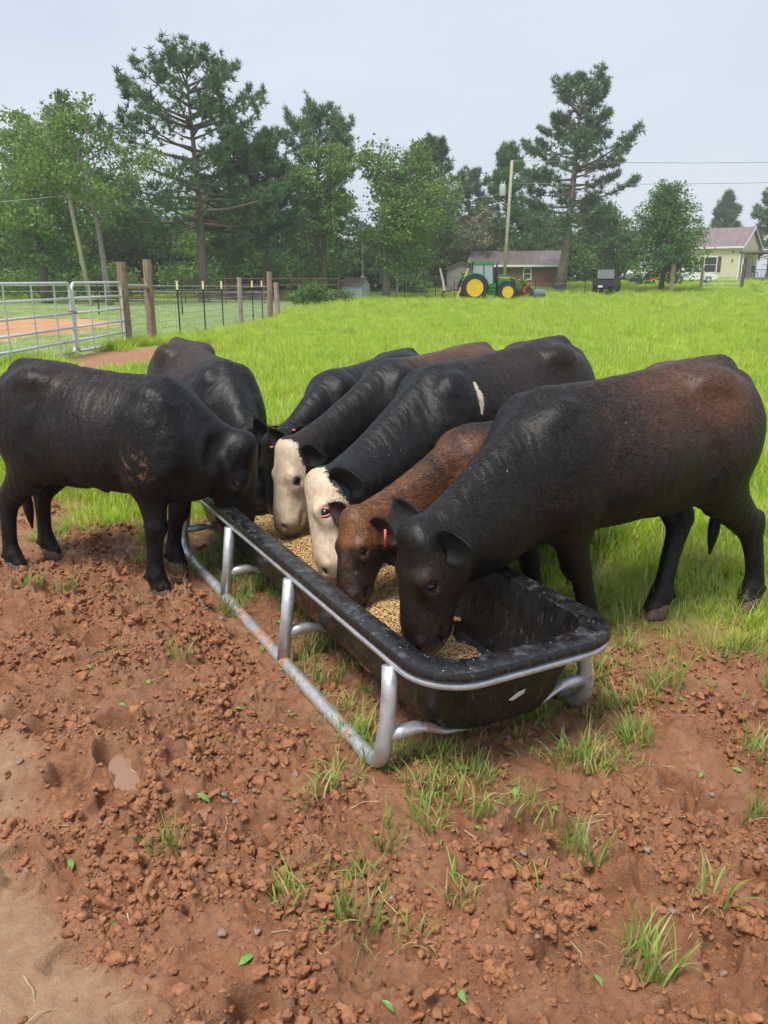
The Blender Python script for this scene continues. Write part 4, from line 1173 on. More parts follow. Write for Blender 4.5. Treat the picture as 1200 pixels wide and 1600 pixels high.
def make_feed():
    # heap of mixed grain lying in the tub
    gm = MT('grain_feed'); c = gm.ramp(gm.rand(), [(0, (.38, .22, .08)), (.45, (.60, .38, .15)), (.8, (.72, .52, .26)), (.93, (.12, .08, .05)), (1, (.05, .045, .04))])
    gm.set(Base_Color=c, Roughness=.6)
    def top(x, y):
        b = .205 + .030 * perlin(x * 2.6 + 5, y * 3.0, 201) + .014 * perlin(x * 9, y * 9, 202)
        b = b + .018 * np.exp(-((x + .3) / .4) ** 2)
        b = np.where(x < -.85, b - .02 * sstep(-.85, -1.15, x), b)
        return b
    n = 27000
    x = RNG.uniform(-1.16, 1.36, n); hw = .255
    y = RNG.uniform(-hw, hw, n)
    # the near end has been cleaned out except for a small heap
    keep = (x > -.80 + .25 * perlin(y * 5, x * 2, 205)) | (np.hypot((x + 1.0) / .24, (y - .02) / .20) < 1 + .25 * perlin(x * 9, y * 9, 207)) | (RNG.random(n) < .05)
    x, y = x[keep], y[keep]; n = len(x)
    z = top(x, y) + RNG.uniform(0, .006, n)
    z = np.where(x < -.75, np.minimum(z, .165 + .035 * np.clip(1 - np.hypot((x + 1.0) / .26, (y - .02) / .22), 0, 1) + RNG.uniform(0, .006, n)), z)
    bad = (np.abs(y) > .14 + (z - .142) * 1.6) | (x < -1.17); x, y, z = x[~bad], y[~bad], z[~bad]; n = len(x)
    w = rotz(TR_A) @ np.stack([x, y, z])
    pts = w.T + V(TR_C[0], TR_C[1], 0)
    protos = []
    for k in range(3):
        b = MB().lathe([(.0004, -.0052), (.0022, -.0038), (.0031, 0), (.0022, .0038), (.0004, .0052)], (0, 0, 0), 'x', 6)
        protos.append(proto('grain', b.mesh('grain'), gm.m, True))
    sc = RNG.uniform(.8, 1.35, (n, 1)) * RNG.uniform(.8, 1.25, (n, 3)) * .95
    rot = RNG.uniform(-.6, .6, (n, 3)); rot[:, 2] = RNG.uniform(0, 6.28, n)
    # solid bed of the heap below the loose kernels
    nx, ny = 110, 26
    gx, gy = np.meshgrid(np.linspace(-.86, 1.36, nx), np.linspace(-hw, hw, ny), indexing='ij')
    gz = top(gx, gy) - .004
    gz = np.where(gx < -.60, gz - (.10 * sstep(-.60, -.86, gx)), gz)
    V3 = np.stack([gx.ravel(), gy.ravel(), gz.ravel()], 1)
    i = np.arange(nx * ny).reshape(nx, ny)
    q = np.stack([i[:-1, :-1], i[1:, :-1], i[1:, 1:], i[:-1, 1:]], -1).reshape(-1, 4)
    # small near heap
    ng = 20
    hx, hy = np.meshgrid(np.linspace(-1.24, -.74, ng), np.linspace(-.17, .19, ng), indexing='ij')
    hz = .137 + .058 * np.clip(1 - np.hypot((hx + 1.0) / .27, (hy - .02) / .21), 0, 1) ** .8
    V4 = np.stack([hx.ravel(), hy.ravel(), hz.ravel()], 1)
    j = np.arange(ng * ng).reshape(ng, ng) + len(V3)
    q2 = np.stack([j[:-1, :-1], j[1:, :-1], j[1:, 1:], j[:-1, 1:]], -1).reshape(-1, 4)
    V3[:, 2] = np.maximum(V3[:, 2], .137)
    VV = np.concatenate([V3, V4]) @ rotz(TR_A).T + V(TR_C[0], TR_C[1], 0)
    bt = MT('grain_bed'); Pb = bt.coord('World')
    vc = bt.voro(Pb, 150, out='Color'); sp = bt.n('ShaderNodeSeparateColor'); bt.l(vc, sp.inputs[0])
    bt.set(Base_Color=bt.ramp(sp.outputs[0], [(0, (.28, .15, .05)), (.5, (.50, .29, .10)), (.85, (.62, .42, .18)), (1, (.07, .05, .04))]), Roughness=.7, Normal=bt.bump(bt.voro(Pb, 150), .8, .01))
    bed = link_mesh('feed_bed', np_mesh('feed_bed', VV, quads=np.concatenate([q, q2])), bt.m, None, True)
    tag(bed, 'bed of yellow grain feed filling the bottom of the black trough', 'feed', kind='stuff')
    scatter('loose_grain', protos, pts, rot, sc, RNG.integers(0, 3, n), 'loose yellow grain kernels scattered over the feed in the trough', 'feed')
make_feed()
# ------------------------------------------------------------------ grass placing
def make_grass():
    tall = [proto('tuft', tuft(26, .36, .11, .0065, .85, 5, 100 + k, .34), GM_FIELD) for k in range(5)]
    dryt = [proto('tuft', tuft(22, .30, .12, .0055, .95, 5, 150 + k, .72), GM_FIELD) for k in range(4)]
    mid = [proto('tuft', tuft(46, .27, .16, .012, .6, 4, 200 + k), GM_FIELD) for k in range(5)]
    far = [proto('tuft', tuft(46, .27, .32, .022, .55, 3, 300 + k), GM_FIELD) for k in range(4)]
    def cows_free(x, y): return np.ones(len(x), bool)
    P, R, S, I = [], [], [], []
    def put(n, y0, y1, pw, lo, hi, i0, ni, dens=1.0, side=.56, patch=0.0):
        u = RNG.random(n); y = (y0 ** pw + u * (y1 ** pw - y0 ** pw)) ** (1 / pw)
        x = RNG.uniform(-1, 1, n) * (y * side + 1.2)
        mud, soil, drive, sand, lawn, n1, n2 = masks(x, y)
        k = (RNG.random(n) > mud * 1.05) & (RNG.random(n) > soil * 1.1) & (RNG.random(n) > drive) & (lawn < .5) & (RNG.random(n) < .30 + .70 * sstep(-.1, 1.3, y - np.interp(x, _bx, _by))) & (RNG.random(n) > patch - 1.6 * fbm(x * 1.9, y * 1.9, 3, 420) * (patch > 0))
        x, y = x[k], y[k]; m = len(x)
        P.append(np.stack([x, y, height(x, y, False) - .01], 1))
        r = RNG.normal(0, .12, (m, 3)); r[:, 2] = RNG.uniform(0, 6.28, m); R.append(r)
        edge = y - np.interp(x, _bx, _by)
        s = RNG.uniform(lo, hi, m) * (.42 + .58 * sstep(-.1, 1.7, edge)) * (1 + .35 * fbm(x * .5, y * .5, 3, 400)); S.append(np.stack([s, s, s * RNG.uniform(.8, 1.25, m)], 1))
        ii = RNG.integers(i0, i0 + ni, m)
        if i0 == 0:
            dd_ = RNG.random(m) < .12 + .5 * sstep(1.2, .0, edge); ii = np.where(dd_, RNG.integers(14, 18, m), ii)
        I.append(ii)
    put(8000, 2.6, 4.6, 1.2, .40, .85, 0, 5, patch=.45)
    put(7000, 4.2, 8.5, 1.2, .6, .95, 0, 5)
    put(26000, 4.6, 16, 1.3, .75, 1.1, 5, 5)
    put(34000, 14, 44, 1.4, .8, 1.15, 10, 4)
    put(20000, 42, 118, 1.3, 1.1, 1.6, 10, 4)
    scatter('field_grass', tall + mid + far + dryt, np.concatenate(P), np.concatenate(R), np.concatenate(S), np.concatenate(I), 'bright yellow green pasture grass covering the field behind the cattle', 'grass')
    # short lawn beyond the wire fence
    lawnp = [proto('tuft', tuft(60, .10, .30, .016, .6, 2, 500 + k), GM_LAWN) for k in range(3)]
    n = 16000
    y = 13 + RNG.random(n) ** .8 * 55; x = np.interp(y, FENCE_Y, FENCE_X) - RNG.random(n) ** 1.2 * (y * .62)
    mud, soil, drive, sand, lawn, n1, n2 = masks(x, y)
    k = (RNG.random(n) > soil) & (RNG.random(n) > drive * 1.02); x, y = x[k], y[k]; n = len(x)
    r = np.zeros((n, 3)); r[:, 2] = RNG.uniform(0, 6.28, n); s = RNG.uniform(.7, 1.3, n)
    scatter('lawn_grass', lawnp, np.stack([x, y, height(x, y, False) - .01], 1), r, np.stack([s, s, s], 1), RNG.integers(0, 3, n), 'short pale green grass beyond the wire fence and gates', 'grass')
    # tufts left standing in the mud
    mp = [proto('tuft', tuft(n_, h_, sp_, .0052, le_, 5, 600 + k, .22), GM_MUD) for k, (n_, h_, sp_, le_) in enumerate(((30, .115, .05, .8), (18, .10, .06, 1.0), (10, .085, .05, 1.2), (38, .14, .065, .7), (6, .08, .06, 1.35), (3, .07, .03, 1.5)))]
    spots = [(-.075, 2.32, 3, 1), (-.03, 2.36, 0, 1), (.179, 2.13, 3, 1.1), (.23, 2.2, 0, .9), (.17, 2.04, 1, .8), (.414, 2.45, 0, 1), (.36, 2.5, 1, .9), (.5, 2.42, 1, .8), (-.331, 2.51, 0, .8), (.023, 2.57, 0, 1), (.611, 2.37, 2, 1), (.70, 2.40, 1, .9),
             (.84, 2.57, 1, 1), (.78, 2.72, 0, 1), (1.573, 3.126, 0, 1.1), (1.5, 3.2, 3, .9), (-1.211, 3.797, 3, .8), (-.98, 3.80, 0, 1), (-.92, 3.72, 1, .9), (.531, 1.96, 1, 1), (.56, 1.90, 2, 1), (.50, 2.02, 4, 1), (-.081, 1.632, 2, 1), (.646, 1.536, 2, .8), (.60, 1.56, 4, .9),
             (.864, 1.739, 4, 1.2), (1.138, 2.045, 2, 1), (1.15, 1.95, 0, .7), (1.282, 2.412, 2, 1), (.064, 1.612, 4, .8), (.206, 1.773, 5, 1), (.28, 2.13, 5, 1.2), (.42, 1.80, 4, 1), (.35, 2.25, 4, 1), (.02, 1.98, 5, 1), (-.2, 2.2, 5, 1), (-.24, 2.12, 4, .8), (-.05, 1.8, 5, 1)]
    X, Y, K, S2 = [], [], [], []
    for x, y, k, s in spots: X.append(x); Y.append(y); K.append(k); S2.append(s)
    # ranker grass under the trough
    for _ in range(430):
        a, b = RNG.uniform(-1.75, 1.6), RNG.uniform(-.46, .5)
        w = TR_C + TR_E1 * a + TR_E2 * b
        if fbm(np.array([w[0] * 3]), np.array([w[1] * 3]), 2, 700)[0] < -.22: continue
        X.append(w[0]); Y.append(w[1]); K.append(int(RNG.choice([0, 1, 1, 2, 4]))); S2.append(RNG.uniform(.6, 1.05))
    for _ in range(1500):
        x, y = RNG.uniform(-3.2, 2.4), RNG.uniform(1.3, 5.2)
        edge = np.interp(x, _bx, _by) - y
        if edge < -1.0 or (edge > .8 and RNG.random() < .80): continue
        if x < -.7 and y < 2.8: continue
        q = float(fbm(np.array([x * 1.7]), np.array([y * 1.7]), 3, 710)[0])
        if q < .0 and edge > .5: continue
        X.append(x); Y.append(y); K.append(int(RNG.choice([1, 2, 2, 4, 5]) if edge > .7 else RNG.choice([0, 0, 1, 3, 2]))); S2.append(RNG.uniform(.55, 1.1) * (1.25 if edge < .7 else 1))
    X, Y = np.array(X), np.array(Y); n = len(X)
    r = RNG.normal(0, .15, (n, 3)); r[:, 2] = RNG.uniform(0, 6.28, n); s = np.array(S2)
    scatter('mud_grass', mp, np.stack([X, Y, height(X, Y) - .004], 1), r, np.stack([s, s, s], 1), np.array(K), 'scattered tufts of green grass growing in the trampled mud', 'grass')
make_grass()

def make_litter():
    """bits of straw, a few fallen leaves and small stones trodden into the mud"""
    st = simple('dry_straw', (.50, .38, .20), .7, 0, .5, 40); gl = simple('fresh_leaf', (.16, .30, .06), .6, 0, .3, 30); sn = simple('small_stone', (.26, .19, .15), .8, 0, .4, 60)
    protos = []
    for k in range(4):
        r = np.random.default_rng(40 + k); L = .05 + .05 * r.random(); b = r.normal(0, .012)
        protos.append(proto('straw', MB().tube([(-L / 2, 0, .002), (0, b, .006), (L / 2, 0, .002)], .0013, 5).mesh('straw'), st))
    protos.append(proto('leaf', MB().add([(-.022, 0, .004), (-.006, .009, .010), (.010, .008, .011), (.026, 0, .004), (.010, -.008, .010), (-.006, -.009, .009)], [(0, 1, 2, 3, 4, 5)]).mesh('leaf'), gl))
    bm = bmesh.new(); bmesh.ops.create_icosphere(bm, subdivisions=2, radius=.011)
    for v in bm.verts: v.co *= 1 + .25 * math.sin(v.co.x * 300 + v.co.y * 210); v.co.z *= .6
    me = bpy.data.meshes.new('stone'); bm.to_mesh(me); bm.free(); protos.append(proto('stone', me, sn, True))
    n = 420; x = RNG.uniform(-1.6, 2.0, n); y = RNG.uniform(1.3, 4.2, n)
    mud = masks(x, y)[0]; k = mud > .5; x, y = x[k], y[k]; n = len(x)
    idx = RNG.choice(6, n, p=[.235, .235, .235, .235, .03, .03]); rot = RNG.normal(0, .25, (n, 3)); rot[:, 2] = RNG.uniform(0, 6.28, n)
    s_ = RNG.uniform(.6, 1.2, n)
    scatter('mud_litter', protos, np.stack([x, y, height(x, y) + .004], 1), rot, np.stack([s_, s_, s_], 1), idx, 'bits of straw, fallen leaves and small stones trodden into the mud', 'litter')
make_litter()
# ------------------------------------------------------------------ trees
def bark(name, a, b):
    t = MT(name); v = t.coord('Object', (6, 6, 1.2))
    nz = t.noise(v, 2.2, 6, .7)
    t.set(Base_Color=t.ramp(nz, [(.3, a), (.7, b)]), Roughness=.9, Normal=t.bump(nz, .8, .05)); return t.m
BARK_PINE = bark('pine_bark', (.07, .05, .042), (.22, .18, .155))
BARK_GREY = bark('grey_bark', (.10, .09, .078), (.30, .27, .235))
BARK_DARK = bark('dark_bark', (.055, .045, .038), (.16, .135, .115))
LF_PINE = leaf_mat('pine_needles', (.055, .12, .052), (.15, .27, .095), .32)
LF_PINE2 = leaf_mat('pine_needles_pale', (.08, .145, .072), (.18, .28, .12), .32)
LF_OAK = leaf_mat('broad_leaves', (.09, .18, .042), (.23, .37, .08), .4)
LF_DARK = leaf_mat('dark_leaves', (.06, .125, .042), (.16, .26, .07), .32)
LF_LIGHT = leaf_mat('light_leaves', (.10, .20, .025), (.22, .36, .05), .35)
LF_CEDAR = leaf_mat('cedar_sprays', (.05, .135, .03), (.15, .29, .05), .32)
LF_SHRUB = leaf_mat('shrub_leaves', (.07, .155, .035), (.16, .27, .06), .3)
LF_MIMOSA = leaf_mat('mimosa_leaves', (.09, .16, .06), (.30, .25, .15), .3)

def rand_rot(n, r):
    q = r.normal(size=(n, 4)); q /= np.linalg.norm(q, axis=1)[:, None]
    w, x, y, z = q.T
    return np.stack([np.stack([1 - 2 * (y * y + z * z), 2 * (x * y - z * w), 2 * (x * z + y * w)], -1), np.stack([2 * (x * y + z * w), 1 - 2 * (x * x + z * z), 2 * (y * z - x * w)], -1), np.stack([2 * (x * z - y * w), 2 * (y * z + x * w), 1 - 2 * (x * x + y * y)], -1)], 1)

def leaves_mesh(pos, size, r, up=.5, tintbase=None, elong=1.7):
    n = len(pos)
    nor = r.normal(size=(n, 3)); nor[:, 2] += up; nor /= np.linalg.norm(nor, axis=1)[:, None]
    a = r.normal(size=(n, 3)); a -= nor * (a * nor).sum(1)[:, None]; a /= np.linalg.norm(a, axis=1)[:, None]
    b = np.cross(nor, a)
    L = (size * r.uniform(.6, 1.35, n))[:, None]; W = L / elong
    droop = -nor * L * .18
    v = np.stack([pos - a * L * .5, pos + b * W * .5 + a * L * .05, pos + a * L * .5 + droop, pos - b * W * .5 + a * L * .05], 1).reshape(-1, 3)
    i = np.arange(n)[:, None] * 4
    me = np_mesh('leaves', v, quads=i + np.array([[0, 1, 2, 3]]))
    t = r.random(n) * .6 + (tintbase if tintbase is not None else .2)
    fattr(me, 'tint', np.repeat(np.clip(t, 0, 1), 4))
    return me

def needles_mesh(pos, axis, size, r, nn=18, tintbase=None, w=.095):
    """bunches of needles fanning out about an axis"""
    n = len(pos)
    d = r.normal(size=(n, nn, 3)) * .75 + axis[:, None, :] * .9; d /= np.linalg.norm(d, axis=2)[..., None]
    s = np.cross(d, r.normal(size=(n, nn, 3))); s /= np.linalg.norm(s, axis=2)[..., None]
    L = (size * r.uniform(.75, 1.25, n))[:, None, None] * r.uniform(.6, 1.1, (n, nn, 1))
    p = pos[:, None, :] + d * L * .12
    v = np.stack([p - s * w * L, p + s * w * L, p + d * L], 2).reshape(-1, 3)
    me = np_mesh('needles', v, tris=np.arange(n * nn * 3).reshape(-1, 3))
    t = (tintbase if tintbase is not None else r.random(n) * .5)[:, None] + r.random((n, nn)) * .5
    fattr(me, 'tint', np.repeat(np.clip(t, 0, 1).ravel(), 3))
    return me

def trunk_path(H, r, bend=.3, lean=(0, 0), n=9):
    z = np.linspace(0, 1, n)
    ph = r.uniform(0, 6.28, 2)
    return np.stack([bend * np.sin(z * 3.3 + ph[0]) * z + lean[0] * z, bend * np.sin(z * 2.7 + ph[1]) * z + lean[1] * z, z * H], 1)

def place_tree(root, tm, cm, barkm, leafm):
    t = link_mesh('trunk', tm, barkm, root, True); c = link_mesh('crown', cm, leafm, root)
    return root

def pine(name, label, x, y, H, R, cb=.35, seed=0, r0=.28, leafm=None, barkm=None, prof=None, dens=1.0, lean=(0, 0), csize=.44, layered=0.0, group='pine trees behind the pasture', offs=(0, 0)):
    r = np.random.default_rng(seed)
    root = empty(name, (x, y, h1(x, y) - .05)); tag(root, label, 'tree', group)
    tp = trunk_path(H * .97, r, .35, lean)
    rad = r0 * (1 - np.linspace(0, 1, 9)) ** .8 + .03; rad[0] *= 1.35
    m = MB().tube(tp, rad, 9)
    at_ = lambda z: np.array([np.interp(z, tp[:, 2], tp[:, k]) for k in range(3)])
    prof = prof or (lambda u: (1 - u) ** .75 * (.55 + .45 * math.sin(min(1, u * 2.2 + .3) * PI / 2)) + .05)
    pos, ax, tb = [], [], []
    z = cb * H; az = r.uniform(0, 6.28)
    while z < H * .985:
        u = (z / H - cb) / (1 - cb)
        nb = 3
        if u > .6: nb = 4
        for k in range(nb):
            az += 2.4 + r.normal(0, .35)
            L = R * prof(u) * r.uniform(.55, 1.18)
            if L < .25: L = .25
            el = -.12 + .75 * u + r.normal(0, .12)
            p0 = at_(z + r.uniform(-.2, .2))
            dr = V(math.cos(az) * math.cos(el), math.sin(az) * math.cos(el), math.sin(el))
            dr[0] += offs[0] * .25; dr[1] += offs[1] * .25
            pts = [p0, p0 + dr * L * .35 + V(0, 0, -.02 * L), p0 + dr * L * .7 + V(0, 0, .01 * L), p0 + dr * L + V(0, 0, .10 * L)]
            m.tube(pts, [max(.02, .045 * L ** .7), .03 * L ** .6, .02 * L ** .5, .008], 5)
            pc = crom(np.array(pts), 8)
            q = max(4, int(L * 9.5 * dens))
            t0 = .30 if L > 1.2 else .1
            for _ in range(q):
                f = t0 + (1 - t0) * math.sqrt(r.random()); c = pc[min(len(pc) - 1, int(f * (len(pc) - 1)))]
                side = nrm(np.cross(dr, V(0, 0, 1))) * r.normal(0, .24 * L * (1.15 - f) + .12)
                vert = V(0, 0, r.normal(.06, .16 if layered else .26))
                pos.append(c + side + vert); ax.append(nrm(dr * .5 + V(0, 0, .55) + r.normal(0, .3, 3))); tb.append(.05 + .45 * r.random())
        z += (H * .022 + .16) * r.uniform(.7, 1.3) / max(.55, dens ** .5) * (1.5 if layered and r.random() < layered else 1)
    for _ in range(10): pos.append(at_(H * .97) + r.normal(0, .22, 3)); ax.append(V(0, 0, 1.)); tb.append(.4)
    # bare stubs below the crown
    for _ in range(6):
        zz = r.uniform(.12, cb) * H; a = r.uniform(0, 6.28); p0 = at_(zz); L = r.uniform(.5, 1.6)
        m.tube([p0, p0 + V(math.cos(a) * L * .5, math.sin(a) * L * .5, .1), p0 + V(math.cos(a) * L, math.sin(a) * L, r.uniform(-.3, .3))], [.05, .035, .012], 5)
    tm = m.mesh('pine_trunk'); cm = needles_mesh(np.array(pos), np.array(ax), csize, r, 17, np.array(tb))
    return place_tree(root, tm, cm, barkm or BARK_PINE, leafm or LF_PINE)

def broadleaf(name, label, x, y, H, R, cb=.3, seed=0, r0=.25, leafm=None, barkm=None, nblob=18, nleaf=8500, lsize=.26, squash=.8, lean=(0, 0), group='broad leaved trees behind the pasture', shape=None, bias=(0, 0), hollow=.5):
    r = np.random.default_rng(seed)
    root = empty(name, (x, y, h1(x, y) - .05)); tag(root, label, 'tree', group)
    tp = trunk_path(H * .82, r, .35, lean)
    rad = r0 * (1 - np.linspace(0, 1, 9)) ** .7 + .03; rad[0] *= 1.3
    m = MB().tube(tp, rad, 9)
    at_ = lambda z: np.array([np.interp(z, tp[:, 2], tp[:, k]) for k in range(3)])
    blobs = []
    for k in range(nblob):
        u = (k + .5) / nblob
        z = H * (cb + (1 - cb) * u ** .9 * .93)
        sh = shape(u) if shape else math.sin(PI * (.12 + .80 * u)) ** .7
        a = k * 2.4 + r.normal(0, .4); d = R * sh * r.uniform(.25, .85)
        c = at_(z * .8) * V(1, 1, 0) + V(math.cos(a) * d + bias[0] * sh, math.sin(a) * d + bias[1] * sh, z)
        br = R * r.uniform(.26, .46) * (.5 + .5 * sh)
        blobs.append((c, br))
        p0 = at_(max(.1 * H, min(.78 * H, z * r.uniform(.55, .8))))
        mid = (p0 + c) / 2 + V(*r.normal(0, .25, 2), -.04 * H * r.random())
        m.tube([p0, mid, c], [max(.03, r0 * .38 * (1 - u * .6)), r0 * .2, .015], 6)
        for _ in range(3):
            e = c + nrm(r.normal(size=3)) * br * .8
            m.tube([mid * .4 + c * .6, e], [r0 * .12 + .01, .008], 4)
    pos, tb = [], []
    vol = np.array([b[1] ** 2 for b in blobs]); cnt = (vol / vol.sum() * nleaf).astype(int)
    for (c, br), n in zip(blobs, cnt):
        nsub = max(5, int(n / 42))
        dirs = r.normal(size=(nsub, 3)); dirs /= np.linalg.norm(dirs, axis=1)[:, None]
        rr = (hollow + (1.15 - hollow) * r.random(nsub)) * br
        cc = c + dirs * rr[:, None] * V(1, 1, squash)
        k = r.integers(0, nsub, n); spread = br * .20 + .10
        p = cc[k] + r.normal(0, 1, (n, 3)) * spread * V(1, 1, .62)
        pos.append(p); tt = r.random(nsub) * .35; tb.append(tt[k])
    pos = np.concatenate(pos); tb = np.concatenate(tb)
    ok = pos[:, 2] > .08 * H; pos, tb = pos[ok], tb[ok]
    cm = leaves_mesh(pos, lsize, r, .7, tb)
    return place_tree(root, m.mesh('trunk'), cm, barkm or BARK_GREY, leafm or LF_OAK)

# ---- the trees one can tell apart, left to right
broadleaf('broadleaf_tree', 'tall leafy tree with dark trunk at the far left edge', -22.4, 55, 11.8, 4.6, .22, 1, .26, LF_OAK, BARK_DARK, 22, 12000, .27)
broadleaf('broadleaf_tree', 'pale feathery tree top rising behind the far left tree', -24.6, 68, 15.6, 2.6, .45, 2, .2, LF_OAK, BARK_GREY, 12, 5000, .3)
broadleaf('broadleaf_tree', 'thin leaning tree with pale forked trunk behind the wooden gate post', -16.6, 50, 11.4, 3.3, .5, 3, .17, LF_OAK, BARK_GREY, 12, 5200, .22, lean=(-.9, 0), hollow=.7)
pine('pine_tree', 'tallest pine on the left, its trunk rising behind the wire fence', -12.6, 58, 15.6, 7.0, .33, 12, .30, LF_PINE, dens=.78, prof=lambda u: (1 - u) ** .55 * (.80 + .20 * min(1, u * 3)) + .08)
pine('pine_tree', 'pine close on the right of the tallest left pine', -10.9, 61, 11.6, 4.3, .36, 13, .24, LF_PINE, dens=1.0, offs=(1.5, 0))
pine('pine_tree', 'small slender pine between the tall left pine and the middle pine', -8.8, 63, 11.9, 2.7, .42, 14, .15, LF_PINE, dens=.9)
pine('pine_tree', 'round topped pine in the middle with a bare lower trunk', -5.3, 68, 14.0, 3.6, .36, 15, .27, LF_PINE2, dens=1.15, prof=lambda u: (math.sin(PI * (.13 + .80 * u)) ** .8) * (.75 + .25 * abs(math.sin(u * 9))))
broadleaf('broadleaf_tree', 'leafy tree with straight dark trunk in front of the round topped pine', -4.5, 63, 11.4, 2.7, .38, 5, .22, LF_OAK, BARK_DARK, 14, 7500, .25)
broadleaf('broadleaf_tree', 'wide spreading leafy tree behind the small blue grey shed', .2, 66, 11.6, 4.6, .26, 6, .30, LF_OAK, BARK_GREY, 24, 15000, .27, bias=(1.6, 0))
pine('pine_tree', 'pine top showing behind the wide spreading leafy tree', 4.4, 86, 14.3, 3.2, .35, 17, .25, LF_PINE2, dens=1.0, csize=.5, prof=lambda u: math.sin(PI * (.15 + .80 * u)) ** .8)
pine('pine_tree', 'distant round pine left of the utility pole', 11.2, 110, 14.2, 3.4, .3, 18, .25, LF_PINE2, dens=.8, csize=.6, prof=lambda u: math.sin(PI * (.15 + .80 * u)) ** .8)
broadleaf('broadleaf_tree', 'bright light green young tree left of the grey shed', 6.2, 93, 9.0, 2.6, .12, 7, .14, LF_LIGHT, BARK_GREY, 14, 5500, .28)
broadleaf('broadleaf_tree', 'mimosa tree with pinkish bloom left of the utility pole', 10.2, 88, 8.0, 3.4, .2, 8, .18, LF_MIMOSA, BARK_GREY, 14, 5200, .3, squash=.55)
pine('pine_tree', 'dark pine standing behind the utility pole', 13.2, 90, 14.2, 4.6, .18, 19, .28, LF_PINE, dens=.95, csize=.5)
pine('pine_tree', 'tall layered pine towering over the right end of the brown building', 16.0, 75.5, 17.2, 8.2, .28, 20, .42, LF_PINE2, BARK_GREY, dens=1.25, layered=.35, csize=.42, lean=(1.2, 0), prof=lambda u: .18 + .82 * (1 - u) ** .8 * (.45 + .55 * abs(math.sin(u * 8.5 + .6))))
broadleaf('broadleaf_tree', 'dark leafy tree behind the brown building roof', 16.6, 92, 8.6, 4.2, .1, 9, .2, LF_DARK, BARK_DARK, 18, 7500, .34)
broadleaf('broadleaf_tree', 'dark bushy tree right of the tall layered pine', 23.6, 94, 8.6, 4.3, .1, 10, .2, LF_DARK, BARK_DARK, 18, 7500, .34)
broadleaf('cedar_tree', 'pointed dark green cedar with low boughs left of the yellow house', 24.0, 72, 9.1, 4.3, .14, 11, .2, LF_CEDAR, BARK_DARK, 44, 19000, .21, group='cedar', shape=lambda u: (1 - u) ** .72 * (.6 + .4 * min(1, u * 5)) + .03, squash=.75)
pine('pine_tree', 'hazy pointed tree rising behind the yellow house roof', 60.0, 150, 14.5, 4.2, .12, 21, .3, LF_PINE2, dens=.9, csize=.85)
pine('pine_tree', 'pine cut by the right edge of the picture beyond the porch', 55.2, 120, 13.5, 4.2, .25, 22, .3, LF_PINE2, dens=.8, csize=.7, layered=.3)

# ---- fill of the wood behind
def copy_as(src, x, y, rz, s, label):
    c = copy_tree(src); c.location = (x, y, h1(x, y) - .05); c.rotation_euler = (0, 0, rz); c.scale = (s, s, s * RNG.uniform(.9, 1.1)); c['label'] = label; return c
tr = [o for o in COL.objects if o.parent is None and o.name.startswith(('broadleaf_tree', 'pine_tree'))]
def src(i): return tr[i]
back = [(-44, 84, 0, 1.15), (-38, 80, 13, .85), (-33.5, 76, 15, .95), (-29.5, 74, 0, 1.05), (-26, 80, 8, .95), (-21.5, 73, 15, 1.0), (-17.8, 78, 7, .8), (-14.2, 72, 8, .85), (-11.0, 78, 16, .95), (-7.6, 77, 15, .78), (-2.6, 80, 16, .85), (1.6, 78, 15, .9), (7.6, 97, 16, .9), (28.0, 100, 15, .9), (-52, 90, 13, .9)]
BL = ['leafy wood tree second from the far left end of the wood', 'dark tree of the wood left of the far left tree', 'leafy tree of the wood seen left of the far left trunk', 'wood tree whose crown fills the left edge above the gates', 'wood tree directly behind the far left tree',
      'dark tree of the wood between the leaning pole and the thin forked tree', 'wood tree behind the thin forked tree', 'wood tree left of the tallest pine trunk', 'dark wood tree filling the gap right of the tallest pine', 'wood tree behind the small slender pine',
      'dark wood tree between the middle pine and the spreading tree', 'wood tree in the shade behind the spreading tree', 'dark wood tree above the grey shed', 'dark wood tree behind the gap between layered pine and cedar', 'tree closing the wood at its far left end']
for k, (x, y, i, s) in enumerate(back):
    c = copy_as(src(min(i, len(tr) - 1)), x, y, RNG.uniform(0, 6.28), s, BL[k])
    c['group'] = 'trees of the wood behind'

def make_wood():
    """dense shaded mass of leaves far behind, closing the view under the crowns"""
    r = np.random.default_rng(77); pos, tb = [], []
    n = 52000
    x = r.uniform(-75, 30, n); y = 85 + r.normal(0, 3.2, n) + 16 * sstep(-2, 5, x)
    top = 5.2 + 3.0 * fbm(x * .13, np.zeros(n), 3, 800) * 1.6 - 1.2 * sstep(20, 30, x)
    z = top * r.random(n) ** .75
    base = height(x, y, False)
    cl = r.random(n) * .5
    me = leaves_mesh(np.stack([x, y, z + base], 1), .62, r, .6, cl * .8)
    tag(link_mesh('distant_wood', me, LF_DARK), 'dense dark green wood closing the view beyond the trees', 'wood', kind='stuff')
make_wood()

